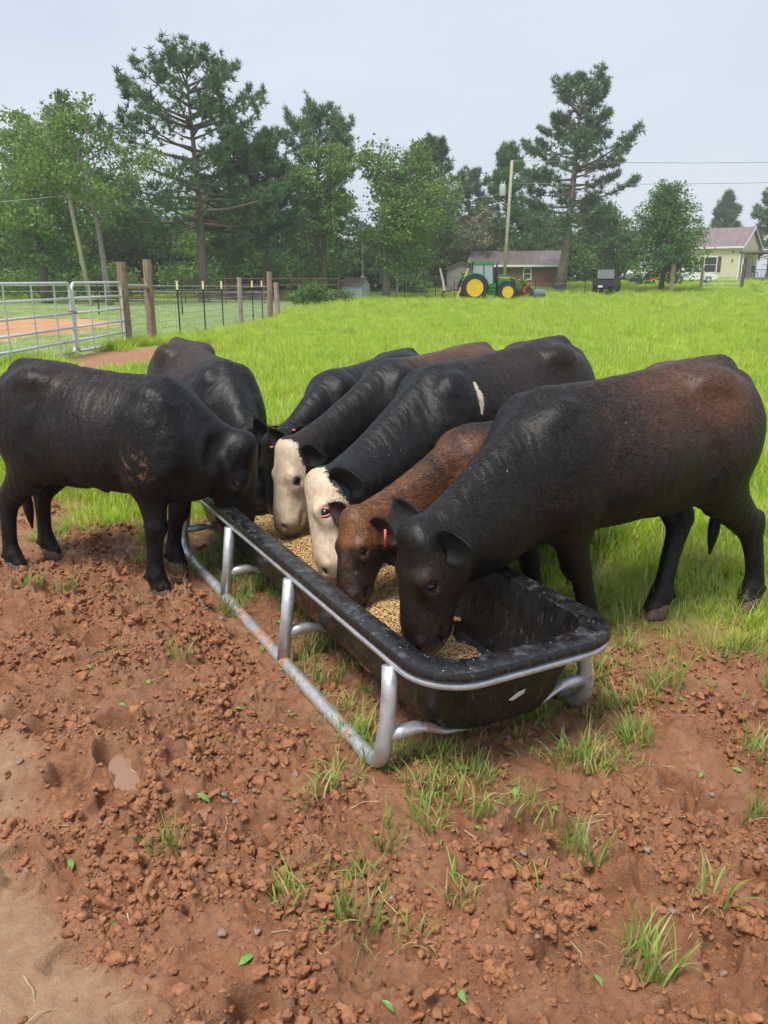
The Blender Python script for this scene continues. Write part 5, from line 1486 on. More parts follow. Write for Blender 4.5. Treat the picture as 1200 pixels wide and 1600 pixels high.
def shrub(x, y, R, H, seed, label, leafm=LF_SHRUB, n=2600, ls=.2):
    r = np.random.default_rng(seed)
    root = empty('shrub', (x, y, h1(x, y) - .03)); tag(root, label, 'shrub', 'shrubs at the foot of the trees')
    m = MB(); pos, tb = [], []
    for k in range(9):
        a = r.uniform(0, 6.28); d = R * math.sqrt(r.random()) * .8
        c = V(math.cos(a) * d, math.sin(a) * d, H * r.uniform(.35, .8))
        m.tube([V(math.cos(a) * d * .2, math.sin(a) * d * .2, 0), c * V(.7, .7, .6), c], [.03, .02, .008], 5)
        q = n // 9; br = V(R * .38, R * .38, H * .28)
        p = c + r.normal(0, .62, (q, 3)) * br; p[:, 2] = np.abs(p[:, 2]); pos.append(p); tb.append(np.full(q, r.random() * .35))
    link_mesh('stems', m.mesh('stems'), BARK_DARK, root); link_mesh('foliage', leaves_mesh(np.concatenate(pos), ls, r, .7, np.concatenate(tb)), leafm, root)
    return root
for k, (x, y, R, H, lab, lm) in enumerate([
    (-3.9, 47, 1.1, 1.5, 'bright green shrub beside the rusty pipe fence', LF_SHRUB), (-4.2, 54, 1.6, .8, 'low green weeds left of the small blue grey shed', LF_SHRUB),
    (-8.0, 68, 3.2, 4.0, 'rounded shrub at the foot of the small slender pine', LF_SHRUB), (-6.6, 73, 3.4, 3.6, 'broad shrub behind the round topped pine trunk', LF_OAK), (-14.8, 66, 2.6, 3.0, 'shrub left of the tallest pine trunk', LF_OAK),
    (-20.6, 62, 3.0, 2.6, 'low shrub right of the far left tree', LF_OAK), (-25.5, 62, 3.4, 2.4, 'low shrub left of the far left tree', LF_SHRUB), (-30.5, 64, 3.2, 2.2, 'shrub at the left end of the wood edge', LF_OAK),
    (1.9, 76, 2.4, 2.2, 'shrub in the shade right of the spreading tree', LF_DARK), (10.4, 63.2, .8, 1.5, 'yellow green weeds growing in front of the tractor nose', LF_LIGHT),
    (-11.2, 60.5, 1.2, 5.0, 'climbing ivy covered stem beside the tall pine trunk', LF_SHRUB), (13.0, 95, 2.6, 5.0, 'shrub behind the brown building', LF_SHRUB), (21.4, 92, 2.4, 4.8, 'tall shrub right of the brown building', LF_OAK)]):
    shrub(x, y, R, H, 900 + k, lab, lm, 2600 if R > 1.5 else 1500, .26 if R > 1.5 else .16)
# ------------------------------------------------------------------ gates, fences, poles
GALV = simple('galvanized_gate', (.64, .67, .70), .42, .45, .15, 9)
WOODP = bark('weathered_post', (.14, .085, .055), (.38, .27, .19))
WOODG = bark('grey_post', (.20, .17, .14), (.42, .37, .31))
GREENP = simple('green_painted_steel', (.02, .045, .035), .5, .2, .2)
YELL = simple('yellow_tip_paint', (.80, .75, .35), .5, 0, .1)
WIRE = simple('fence_wire', (.34, .36, .35), .5, .6, .2)
RUST = simple('rusty_pipe', (.16, .075, .05), .8, .2, .4, 8)
def gate(A, B, label, zb=.10, H=1.42, r=.031, bars=6, nv=(.30, .62), flip=False):
    A, B = np.asarray(A, float), np.asarray(B, float); L = np.linalg.norm(B - A); d = (B - A) / L
    root = empty('livestock_gate', (A[0], A[1], h1(*A)), math.atan2(d[1], d[0])); tag(root, label, 'gate', 'silver pipe gates on the left')
    rc = .13; pts = [(0.03, 0, zb)]
    def arc(cx, cz, a0, a1): return [(cx + rc * math.cos(math.radians(a)), 0, cz + rc * math.sin(math.radians(a))) for a in np.linspace(a0, a1, 7)]
    p = [(rc, 0, zb)] + [(L - rc, 0, zb)] + arc(L - rc, zb + rc, 270, 360) + arc(L - rc, zb + H - rc, 0, 90) + arc(rc, zb + H - rc, 90, 180) + arc(rc, zb + rc, 180, 270)
    MB().tube(p, r, 10).build('frame', GALV, root, True)
    for k in range(1, bars - 1):
        z = zb + H * (k / (bars - 1)) ** 1.12
        MB().tube([(.01, 0, z), (L - .01, 0, z)], r * .86, 8).build('rail', GALV, root, True)
    for f in nv:
        MB().box((L * f, -.028, zb + H / 2), (.045, .012, H)).build('brace', GALV, root)
    return root
gate((-6.60, 17.55), (-6.42, 20.25), 'silver pipe gate hung on the wooden post, right of the pair')
gate((-6.80, 13.55), (-6.62, 17.46), 'longer silver pipe gate cut by the left edge, left of the pair', nv=(.28, .55, .80))
# chain joining the two gates
m = MB()
for k in range(9):
    a = k / 8 * 2 * PI
    c = V(-6.61 + .07 * math.sin(a), 17.50 + .09 * math.cos(a), .92 + h1(-6.6, 17.5) + .02 * math.cos(a * 2))
    ring = [c + .022 * (math.cos(t) * V(math.cos(a), -math.sin(a), .2) + math.sin(t) * (V(0, 0, 1) if k % 2 else V(1, 0, 0))) for t in np.linspace(0, 2 * PI, 9)]
    m.tube(ring, .006, 5, False)
tag(m.build('chain', simple('dark_chain', (.10, .10, .10), .4, .8), None, True), 'short steel chain holding the two pipe gates together', 'chain')

def post(parent, x, y, H, r, mat, base, tilt=(0, 0), name='wooden_post'):
    z0 = h1(x, y) - .05
    pts = [(x, y, z0), (x + tilt[0] * .5, y + tilt[1] * .5, z0 + H * .5), (x + tilt[0], y + tilt[1], z0 + H)]
    o = MB().tube([V(*p) - V(*base) for p in pts], [r * 1.05, r, r * .93], 9).build(name, mat, parent)
    return o
fb = (-6.4, 20.4, 0)
fence = empty('wire_fence', fb); tag(fence, 'woven wire pasture fence with wooden and yellow tipped steel posts', 'fence')
post(fence, -6.41, 20.40, 2.05, .12, WOODP, fb, (.0, .0))
post(fence, -6.40, 22.55, 2.15, .125, WOODP, fb, (.02, 0))
MB().tube([V(-6.41, 20.45, 1.42) - V(*fb), V(-6.40, 22.5, 1.40) - V(*fb)], .065, 8).build('brace_rail', WOODG, fence)
tp = [(-5.95, 23.9), (-5.62, 25.8), (-5.40, 27.6), (-5.02, 31.6), (-4.92, 33.4)]
for x, y in tp:
    z0 = h1(x, y); q = V(x, y, z0) - V(*fb)
    o = MB().box(q + V(0, 0, .62), (.042, .012, 1.36)).box(q + V(0, .014, .62), (.010, .03, 1.36)).build('steel_post', GREENP, fence)
    MB().box(q + V(0, 0, 1.42), (.05, .04, .24)).build('yellow_tip', YELL, o)
post(fence, -5.18, 29.8, 1.72, .085, WOODG, fb)
post(fence, -4.84, 35.0, 1.95, .12, WOODP, fb, (.03, 0)); post(fence, -4.66, 36.2, 1.5, .11, WOODG, fb, (-.05, 0))
fl = [(-6.40, 20.5), (-6.38, 22.55)] + tp[:3] + [(-5.18, 29.8)] + tp[3:] + [(-4.84, 35.0)]
m = MB(); S = []
for (a, b) in zip(fl[:-1], fl[1:]):
    for z in (.10, .28, .46, .64, .82, 1.0, 1.14, 1.30): m.tube([V(*a, z + h1(*a)) - V(*fb), V(*b, z + h1(*b)) - V(*fb)], .0055, 4, False)
    L = math.hypot(b[0] - a[0], b[1] - a[1]); n = int(L / .16)
    for k in range(n):
        f = k / n; p = V(a[0] + (b[0] - a[0]) * f, a[1] + (b[1] - a[1]) * f, h1(*a)) - V(*fb)
        m.tube([p + V(0, 0, .06), p + V(0, 0, 1.14)], .0038, 3, False)
m.build('wire_mesh', WIRE, fence)

def line_fence(name, label, pts, zs, r, mat, ph, pm, pr, cat='fence', step=1):
    base = (pts[0][0], pts[0][1], 0); root = empty(name, base); tag(root, label, cat)
    for x, y in pts: post(root, x, y, ph, pr, pm, base, name='fence_post')
    for a, b in zip(pts[:-1], pts[1:]):
        for z in zs: MB().tube([V(*a, z + h1(*a)) - V(*base), V(*b, z + h1(*b)) - V(*base)], r, 5).build('rail', mat, root)
    return root
line_fence('pipe_fence', 'rusty brown pipe fence at the foot of the trees', [(-19.5, 56), (-16.2, 55.5), (-13.2, 55), (-10.4, 54.5), (-7.8, 54), (-5.2, 53.5), (-2.9, 53.2)], (.45, .85, 1.25, 1.62), .024, RUST, 1.75, RUST, .05)
line_fence('yard_fence', 'thin wire fence running behind the lawn from the gate post to the left', [(-30, 40), (-24, 39.2), (-18, 38.4), (-13, 37.6), (-9, 36.8), (-4.95, 35.4)], (.35, .7, 1.05, 1.3), .008, WIRE, 1.45, GREENP, .03)
line_fence('field_fence', 'faint wire fence with thin posts across the far end of the pasture', [(1.6, 63.5), (4.0, 64.5), (5.6, 66), (9.4, 67), (12.4, 68.0), (16.6, 68.6)], (.5, 1.0), .008, WIRE, 1.5, GREENP, .03)

POLEM = bark('treated_pole', (.26, .25, .15), (.46, .43, .27))
def pole(name, label, x, y, H, r, mat, lean=(0, 0)):
    root = empty(name, (x, y, h1(x, y) - .1)); tag(root, label, 'utility pole')
    MB().tube([(0, 0, 0), (lean[0] * .5, lean[1] * .5, H * .5), (lean[0], lean[1], H)], [r, r * .88, r * .72], 12).build('shaft', mat, root, True)
    return root
p1 = pole('utility_pole', 'leaning greenish wooden pole on the left beyond the gates', -17.7, 50, 6.5, .14, POLEM, (-.75, .1))
MB().tube([(-.75, .1, 6.3), (-.6, .1, 6.35), (-.45, .1, 6.28)], .03, 6).build('insulator', simple('porcelain', (.6, .6, .55), .3), p1, True)
p2 = pole('utility_pole', 'tall wooden utility pole with grey transformer behind the tractor', 10.05, 70, 10.7, .155, POLEM, (.30, 0))
TG = simple('grey_transformer_paint', (.50, .54, .56), .45, .1)
MB().lathe([(.02, 0), (.24, .02), (.26, .08), (.26, .82), (.24, .88), (.05, .93)], (-.14 - .24, -.05, 8.0), 'z', 18).build('transformer', TG, p2, auto=40)
for q in (-.12, .12): MB().lathe([(.015, 0), (.05, .03), (.03, .08), (.05, .12), (.03, .17), (.012, .22)], (-.38 + q, -.05, 8.9), 'z', 10).build('bushing', TG, p2, True)
MB().tube([(.24, 0, 7.3), (-.4, -.1, 7.5), (-1.0, -.1, 7.42), (-1.3, -.1, 7.3)], .03, 7).build('lamp_arm', TG, p2, True)
MB().lathe([(.03, -.1), (.14, -.07), (.13, 0), (.03, .06)], (-1.35, -.1, 7.32), 'z', 12).build('lamp_head', TG, p2, True)
for q in (.10, -.06): MB().lathe([(.012, 0), (.05, .04), (.03, .09), (.05, .13), (.012, .18)], (.29 + q, 0, 10.55), 'z', 8).build('insulator', TG, p2, True)
p3 = pole('service_pole', 'slim pale service pole with meter box beside the small shed', -1.75, 68.5, 5.9, .085, simple('pale_pole', (.50, .52, .50), .6, 0, .2))
MB().box((.0, -.14, 1.35), (.34, .16, .95), bev=.02).build('meter_box', TG, p3)
MB().box((.0, -.10, 5.8), (.22, .12, .16), bev=.02).build('cap', TG, p3)
def cable(name, label, A, B, sag, r=.018):
    A, B = np.asarray(A, float), np.asarray(B, float)
    t = np.linspace(0, 1, 25)
    pts = A + (B - A) * t[:, None]; pts[:, 2] -= sag * 4 * t * (1 - t)
    tag(MB().tube(pts, r, 4, False).build(name, simple('cable_grey', (.22, .23, .25), .5)), label, 'cable')
zt = h1(10.05, 70) + 10.6
cable('power_line', 'upper power line running right from the utility pole into the sky', (10.35, 70, zt), (64, 74, zt + 1.6), .6)
cable('power_line', 'lower power line running right from the utility pole into the sky', (10.35, 70, zt - 1.7), (64, 74, zt + .25), .6)
cable('power_line', 'sagging line between the utility pole and the trees on the left', (10.2, 70, zt - 2.4), (-30, 72, zt - 1.9), 1.9, .02)
cable('power_line', 'thin line from the leaning pole towards the left edge', (-18.45, 50.1, 6.3), (-42, 46, 5.4), .5, .02)

# ------------------------------------------------------------------ buildings
def siding(name, a, pitch=.16, dirt=.3, rough=.7):
    t = MT(name); v = t.coord('Object')
    sx = t.n('ShaderNodeSeparateXYZ'); t.l(v, sx.inputs[0])
    fr = t.math('FRACT', t.math('DIVIDE', sx.outputs[2], pitch))
    nz = t.noise(t.coord('Object', (.6, .6, 6)), 1.6, 5, .6)
    c = t.ramp(nz, [(.3, tuple(x * (1 - dirt) for x in a)), (.7, tuple(min(1, x * 1.12) for x in a))])
    t.set(Base_Color=c, Roughness=rough, Normal=t.bump(fr, .9, .03)); return t.m
def tinroof(name, a, pitch=.3, axis=0):
    t = MT(name); v = t.coord('Object')
    sx = t.n('ShaderNodeSeparateXYZ'); t.l(v, sx.inputs[0])
    fr = t.math('PINGPONG', sx.outputs[axis], pitch / 2)
    nz = t.noise(t.coord('Object', (2, .4, .4)), 1.3, 5, .65)
    c = t.ramp(nz, [(.3, tuple(x * .7 for x in a)), (.7, tuple(min(1, x * 1.2) for x in a))])
    t.set(Base_Color=c, Roughness=.42, Metallic=.35, Normal=t.bump(fr, .7, .05)); return t.m
GLASS = MT('window_glass').set(Base_Color=(.05, .06, .065), Roughness=.08).m
WHITEP = simple('white_trim_paint', (.74, .74, .72), .5, 0, .08)
def gable_house(name, label, x, y, rz, W, D, hw, rise, wallm, roofm, over=.25, trim=WHITEP, sink=.15):
    """ridge along local x; front wall at local y=0, depth to +y"""
    root = empty(name, (x, y, h1(x, y) - sink), rz); tag(root, label, 'building')
    hw += sink
    MB().prism([(0, 0), (D, 0), (D, hw), (D / 2, hw + rise), (0, hw)], 0, W, 'x').build('wall', wallm, root)
    o = over; sl = rise / (D / 2); th = .09
    m = MB()
    for sg in (0, 1):
        a = [(-o, hw - o * sl + .03), (D / 2, hw + rise + .03), (D / 2, hw + rise + .03 + th), (-o, hw - o * sl + .03 + th)]
        if sg: a = [(D - p[0], p[1]) for p in a]
        MB().prism(a, -o, W + o, 'x').build('roof', roofm, root)
    MB().box((W / 2, -o - .02, hw - o * sl + .0), (W + 2 * o, .04, .2)).build('fascia', trim, root)
    for xx in (-o - .022, W + o + .022):
        for sg in (0, 1):
            a = [(-o, hw - o * sl - .1), (D / 2, hw + rise - .1), (D / 2, hw + rise + .06), (-o, hw - o * sl + .06)]
            if sg: a = [(D - p[0], p[1]) for p in a]
            MB().prism(a, xx - .02, xx + .02, 'x').build('rake_board', trim, root)
    return root
def window(root, cx, cz, w, h, face='front', D=0, W=0, trim=WHITEP, shutters=None, bars=1):
    """a window standing proud of the wall"""
    if face == 'front': o, u, n = V(cx, 0, cz), V(1, 0, 0), V(0, -1, 0)
    else: o, u, n = V(W, cx, cz), V(0, 1, 0), V(1, 0, 0)
    def b(c, du, dz, dn, off): 
        R = np.stack([u, -n, V(0, 0, 1)], 1); return o + u * c[0] + V(0, 0, c[1]) + n * off, (du, dn, dz), R
    f = MB()
    for c, du, dz in (((0, h / 2 + .04), w + .2, .1), ((0, -h / 2 - .04), w + .26, .1), ((-w / 2 - .045, 0), .09, h), ((w / 2 + .045, 0), .09, h)) + (((0, 0), w, .05),) * bars:
        q = b(c, du, dz, .07, .035); f.box(q[0], q[1], q[2])
    fo = f.build('window', trim, root)
    q = b((0, 0), w, h, .02, .011); MB().box(q[0], q[1], q[2]).build('pane', GLASS, fo)
    if shutters:
        for sg in (-1, 1):
            q = b((sg * (w / 2 + .32), 0), .38, h + .1, .04, .021); MB().box(q[0], q[1], q[2]).build('shutter', shutters, root)
BROWN_S = siding('brown_board_siding', (.20, .10, .068), .22)
GREY_S = siding('grey_board_siding', (.30, .285, .26), .3)
CREAM_S = siding('cream_siding', (.74, .68, .50), .14, .06)
BLUE_S = siding('blue_grey_siding', (.46, .53, .60), .3, .12)
ROOF_B = tinroof('brown_tin_roof', (.19, .155, .15), .32)
ROOF_M = tinroof('mauve_tin_roof', (.26, .19, .19), .4)
ROOF_D = simple('dark_shingle_roof', (.17, .145, .145), .85, 0, .4, 12)
bb = gable_house('brown_building', 'long low brown board building with a tin roof behind the tractor', 8.75, 84.5, math.radians(-14), 8.6, 5.4, 2.55, 1.25, BROWN_S, ROOF_B, .32, WHITEP, .1)
window(bb, 5.7, 1.75, .62, .95); window(bb, 2.6, 1.75, 1.25, .95, 'side', W=8.6)
gs = gable_house('grey_shed', 'small grey board shed behind the tractor, left of the brown building', 6.0, 79.5, math.radians(-8), 2.7, 3.4, 2.0, .0001, GREY_S, ROOF_D, .1, GREY_S, .1)
bpy.data.objects.remove(gs.children[0]) if False else None
for o in list(gs.children): bpy.data.objects.remove(o)
# its gable faces the viewer
W_, hw_, rs_ = 2.7, 2.35, .55
MB().prism([(0, 0), (W_, 0), (W_, hw_), (W_ / 2, hw_ + rs_), (0, hw_)], 0, 3.4, 'y').build('wall', GREY_S, gs)
for sg in (0, 1):
    a = [(-.18, hw_ - .07 + .02), (W_ / 2, hw_ + rs_ + .02), (W_ / 2, hw_ + rs_ + .11), (-.18, hw_ + .04)]
    if sg: a = [(W_ - p[0], p[1]) for p in a]
    MB().prism(a, -.2, 3.6, 'y').build('roof', ROOF_D, gs)
window(gs, W_ * .62, 1.55, .55, .75, trim=GREY_S)
MB().box((W_ / 2, -.5, .25), (1.6, .8, .5), bev=.04).build('step', simple('red_brown_step', (.22, .08, .06), .8), gs)
# small blue grey pump shed
ps = empty('pump_shed', (-2.52, 64.6, h1(-2.5, 64.6) - .05), math.radians(-24)); tag(ps, 'small blue grey pump shed with brown shingle roof in the tall grass', 'shed')
W_, D_, hw_, rs_ = 1.75, 1.5, 1.12, .52
MB().prism([(0, 0), (D_, 0), (D_, hw_), (D_ / 2, hw_ + rs_), (0, hw_)], -W_ / 2, W_ / 2, 'x').build('wall', BLUE_S, ps)
for sg in (0, 1):
    a = [(-.12, hw_ - .08 + .02), (D_ / 2, hw_ + rs_ + .02), (D_ / 2, hw_ + rs_ + .07), (-.12, hw_ - .03)]
    if sg: a = [(D_ - p[0], p[1]) for p in a]
    MB().prism(a, -W_ / 2 - .1, W_ / 2 + .1, 'x').build('roof', ROOF_D, ps)
MB().box((W_ / 2 + .012, D_ / 2, .55), (.02, .8, .95)).build('door', simple('blue_grey_door', (.52, .58, .65), .6), ps)
for k in (.25, .8): MB().box((W_ / 2 + .028, D_ / 2 + .36, k), (.012, .14, .05)).build('hinge', simple('black_iron', (.03, .03, .03), .5), ps)

# yellow house on the right
hs_ = gable_house('yellow_house', 'cream yellow house with mauve tin roof and porch at the right edge', 31.2, 98.2, math.radians(-38), 10.0, 7.2, 3.7, 1.95, CREAM_S, ROOF_M, .35, WHITEP, .05)
SHUT = simple('brown_shutter', (.12, .055, .045), .6)
window(hs_, 6.9, 1.75, 1.25, 1.6, shutters=SHUT); window(hs_, 2.6, 1.75, 1.25, 1.6, shutters=SHUT)
for zc in (2.2, 3.1): MB().box((9.2, -.05, zc), (.18, .1, .22), bev=.03).build('wall_lamp', simple('brass_lamp', (.25, .18, .1), .4, .5), hs_)
for q in (0.06, 9.94): MB().box((q, -.012, 1.85), (.16, .03, 3.7)).build('corner_board', WHITEP, hs_)
# porch on the gable end
DECKM = bark('porch_boards', (.10, .075, .06), (.24, .19, .155))
MB().box((12.2, 3.4, .28), (4.4, 6.6, .18)).build('porch_deck', DECKM, hs_)
MB().box((12.2, .3, .09), (4.3, .25, .2)).build('porch_skirt', DECKM, hs_)
MB().box((12.3, 3.3, 3.02), (4.9, 6.9, .16)).build('porch_roof', DECKM, hs_)
for px_, py_ in ((10.25, .25), (14.2, .25), (14.2, 3.4), (14.2, 6.5)): MB().box((px_, py_, 1.65), (.16, .16, 2.6)).build('porch_post', WHITEP if px_ < 11 else DECKM, hs_)
MB().box((10.012, 2.3, 1.45), (.04, 1.0, 2.1)).build('door', simple('dark_door', (.06, .04, .035), .5), hs_)
window(hs_, 4.6, 1.7, 1.0, 1.5, 'side', W=10.0)
RAIL = simple('dark_rail', (.10, .10, .11), .5)
m = MB().box((12.4, .35, 1.22), (3.6, .06, .06)); 
for k in range(19): m.box((10.7 + k * .19, .35, .8), (.035, .035, .8))
m.build('railing', RAIL, hs_)
# chairs on the porch
def porch_chair(x, y, label, col):
    r_ = empty('porch_chair', (x, y, h1(31, 97) + .42), .4); tag(r_, label, 'chair')
    mt = simple('porch_chair_paint', col, .5)
    MB().box((0, 0, .42), (.5, .5, .05)).build('seat', mt, r_); MB().box((0, .25, .78), (.5, .05, .7), rotz(0)).build('backrest', mt, r_)
    for a in (-.22, .22):
        for b in (-.22, .22): MB().box((a, b, .2), (.05, .05, .42)).build('leg', mt, r_)
    return r_
_R = rotz(math.radians(-38))
for lx, ly, lab, col in ((11.4, 1.0, 'dark chair on the porch beside the house door', (.05, .05, .05)), (13.4, 1.2, 'teal chair on the porch near the right edge', (.05, .22, .24))):
    q = _R @ V(lx, ly, 0) + V(31.2, 98.2, 0); porch_chair(q[0], q[1], lab, col)

# low white tank and clutter seen under the cedar
tk = empty('gas_tank', (26.0, 86, h1(26, 86))); tag(tk, 'white gas tank lying on the grass behind the cedar', 'tank')
MB().lathe([(.02, -1.05), (.3, -1.0), (.46, -.8), (.5, -.6), (.5, .6), (.46, .8), (.3, 1.0), (.02, 1.05)], (0, 0, .85), 'x', 20).build('shell', simple('white_tank_paint', (.70, .70, .68), .45), tk, True)
for q in (-.6, .6): MB().box((q, 0, .2), (.18, .7, .4)).build('foot', simple('grey_block', (.3, .3, .3), .8), tk)
MB().lathe([(.12, 0), (.13, .12), (.02, .2)], (0, 0, 1.33), 'z', 12).build('valve_cover', TG, tk, True)
lt = empty('flat_trailer', (25.2, 84.0, h1(25, 84))); tag(lt, 'low dark flat trailer standing in front of the white tank', 'trailer')
MB().box((0, 0, .5), (2.7, 1.5, .12)).build('deck', simple('dark_trailer', (.05, .05, .052), .6), lt)
for sx_ in (-1.3, 1.3): MB().box((sx_, 0, .75), (.06, 1.5, .4)).build('end_board', simple('dark_trailer_board', (.06, .06, .06), .6), lt)
for q in (-.8, .8):
    w = MB().lathe([(.1, -.1), (.3, -.1), (.34, -.06), (.34, .06), (.3, .1), (.1, .1)], (.2, q, .34), 'y', 18).build('wheel', simple('rubber_small', (.02, .02, .02), .8), lt, auto=40)
ob = empty('orange_bin', (28.0, 86.5, h1(28, 86.5))); tag(ob, 'upright orange bin beside the cedar trunk', 'bin')
MB().box((0, 0, .55), (.75, .6, 1.1), bev=.06).build('body', simple('orange_plastic', (.80, .30, .03), .5), ob); MB().box((0, 0, 1.14), (.8, .66, .08), bev=.03).build('lid', simple('orange_lid', (.72, .26, .03), .5), ob)

def spare_post(x, y, H, r, mat, label):
    root = empty('wooden_post', (x, y, h1(x, y) - .05)); tag(root, label, 'post')
    MB().tube([(0, 0, 0), (.01, 0, H * .6), (.02, 0, H)], [r * 1.05, r, r * .94], 9).build('shaft', mat, root)
    MB().lathe([(r * .9, 0), (r * .5, .03), (.01, .035)], (.02, 0, H), 'z', 9).build('cut_top', mat, root)
spare_post(24.35, 70.4, 2.35, .19, bark('tan_post', (.36, .25, .17), (.58, .44, .32)), 'thick tan post standing in front of the cedar trunk')
spare_post(28.05, 73.6, 1.95, .13, WOODG, 'grey wooden post at the left end of the small far gate')
spare_post(31.65, 73.6, 2.2, .15, BARK_DARK, 'dark wooden post at the right end of the small far gate')
spare_post(1.05, 67.5, 2.3, .11, simple('birch', (.55, .5, .42), .7), 'pale upright log post in front of the spreading tree')
spare_post(3.4, 76.5, 3.1, .12, simple('birch2', (.58, .55, .5), .7), 'pale straight log post in the shade of the wood')
# small far gate
fg = empty('far_gate', (28.25, 73.6, h1(28.2, 73.6) + .12)); tag(fg, 'small silver pipe gate between two posts near the cedar', 'gate')
for z in (.1, .42, .74, 1.04, 1.34): MB().tube([(0, 0, z), (3.2, 0, z)], .032, 6).build('rail', GALV, fg)
for x in (0, 1.6, 3.2): MB().tube([(x, 0, .1), (x, 0, 1.34)], .03, 6).build('upright', GALV, fg)
# leaning log and brush pile
lg = empty('leaning_log', (5.6, 76, h1(5.6, 76))); tag(lg, 'pale log leaning in the dark edge of the wood', 'log')
MB().tube([(0, 0, 0), (-.2, .1, 1.1), (-.5, .1, 2.3)], [.13, .12, .09], 8).build('stem', simple('birch3', (.56, .53, .48), .7), lg)
bp = empty('brush_pile', (-10.5, 64, h1(-10.5, 64))); tag(bp, 'heap of reddish brown brush behind the pipe fence', 'brush pile')
rr_ = np.random.default_rng(3); m = MB(); 
for k in range(170):
    a = rr_.uniform(0, 6.28); c = V(rr_.normal(0, 1.1), rr_.normal(0, .7), 0); c[2] = max(.1, 1.9 * math.exp(-(c[0] ** 2 / 2.2)) * rr_.random())
    d = V(math.cos(a), math.sin(a), rr_.normal(0, .35)) * rr_.uniform(.5, 1.3)
    m.tube([c - d, c + V(0, 0, .05), c + d], [.02, .045, .015], 4)
m.build('branches', simple('dead_brush', (.15, .075, .055), .9, 0, .5, 3), bp)
br_ = broken = None
# ------------------------------------------------------------------ vehicles
RUB = simple('tyre_rubber', (.018, .018, .019), .85, 0, .3, 12)
GRN = simple('tractor_green', (.014, .26, .05), .35, 0, .12, 4)
YEL = simple('tractor_yellow', (.72, .47, .015), .42, 0, .15, 4)
BLKP = simple('black_plastic', (.02, .02, .021), .5)
CABG = MT('cab_glass').set(Base_Color=(.30, .37, .40), Roughness=.06, Alpha=1.0).m
def wheel(root, x, y, r, w, rimr, rimm, lug=0, name='wheel'):
    wo = empty(name); wo.parent = root; wo.location = (x, y, r)
    h = w / 2
    t = MB().lathe([(rimr, -h * .8), (r * .80, -h), (r * .95, -h * .9), (r, -h * .55), (r, h * .55), (r * .95, h * .9), (r * .80, h), (rimr, h * .8)], (0, 0, 0), 'y', 36)
    if lug:
        for k in range(lug):
            for sg in (-1, 1):
                a = (k + (.5 if sg > 0 else 0)) / lug * 2 * PI
                R = np.array([[math.cos(a), 0, math.sin(a)], [0, 1, 0], [-math.sin(a), 0, math.cos(a)]])
                R2 = R @ rotz(0) @ np.array([[1, 0, 0], [0, math.cos(0), 0], [0, 0, 1]])
                Rz = R @ np.array([[math.cos(sg * .7), -math.sin(sg * .7), 0], [math.sin(sg * .7), math.cos(sg * .7), 0], [0, 0, 1]])
                t.box(R @ V(0, sg * h * .45, r + .01), (.06, h * 1.15, .07), Rz)
    t.build('tyre', RUB, wo, auto=40)
    d = MB().lathe([(rimr * 1.01, -h * .82), (rimr * .98, -h * .9), (rimr * .90, -h * .86), (rimr * .82, -h * .45), (rimr * .45, -h * .38), (rimr * .30, -h * .62), (.03, -h * .66), (.03, h * .4), (rimr * .9, h * .5), (rimr * 1.01, h * .8)], (0, 0, 0), 'y', 30)
    d.build('rim', rimm, wo, auto=40)
    hb = MB()
    for k in range(8): a = k / 8 * 2 * PI; hb.box((math.cos(a) * rimr * .36, -h * .56, math.sin(a) * rimr * .36), (.05, .05, .05))
    hb.build('bolts', rimm, wo)
    return wo
TX, TY = 7.72, 62.0
tr_ = empty('tractor', (TX, TY, h1(TX, TY) - .03), math.radians(3)); tag(tr_, 'green farm tractor with yellow wheels and a glass cab in the pasture', 'tractor')
for y in (-.88, .88): wheel(tr_, -1.12, y, .95, .52, .62, YEL, 20)
for y in (-.84, .84): wheel(tr_, 1.34, y, .66, .42, .42, YEL, 16)
MB().prism([(.35, 1.02), (.35, 1.86), (.75, 1.90), (1.6, 1.80), (2.02, 1.62), (2.14, 1.25), (2.05, .92), (1.7, .86), (.9, .95)], -.40, .40).build('hood', GRN, tr_)
MB().prism([(.5, 1.66), (1.7, 1.62), (1.95, 1.50), (1.95, 1.56), (1.7, 1.68), (.5, 1.72)], -.405, -.40).build('stripe', YEL, tr_)
MB().prism([(1.55, 1.70), (1.98, 1.55), (2.06, 1.25), (1.75, 1.25)], -.412, -.406).build('grille', BLKP, tr_)
MB().box((2.0, -.27, 1.52), (.14, .2, .13), bev=.03).build('headlight', simple('lamp_glass', (.85, .86, .84), .15), tr_); MB().box((2.0, .27, 1.52), (.14, .2, .13), bev=.03).build('headlight', simple('lamp_glass2', (.85, .86, .84), .15), tr_)
for k in range(4): MB().box((1.0 + k * .12, -.406, 1.40), (.06, .012, .16)).build('vent_slot', BLKP, tr_)
MB().box((.3, 0, .85), (3.6, .5, .42), bev=.05).build('chassis', simple('chassis_green', (.012, .10, .03), .5), tr_)
MB().box((1.34, 0, .66), (.3, 1.4, .2), bev=.04).build('front_axle', GRN, tr_); MB().box((-1.12, 0, .95), (.4, 1.4, .34), bev=.05).build('rear_axle', GRN, tr_)
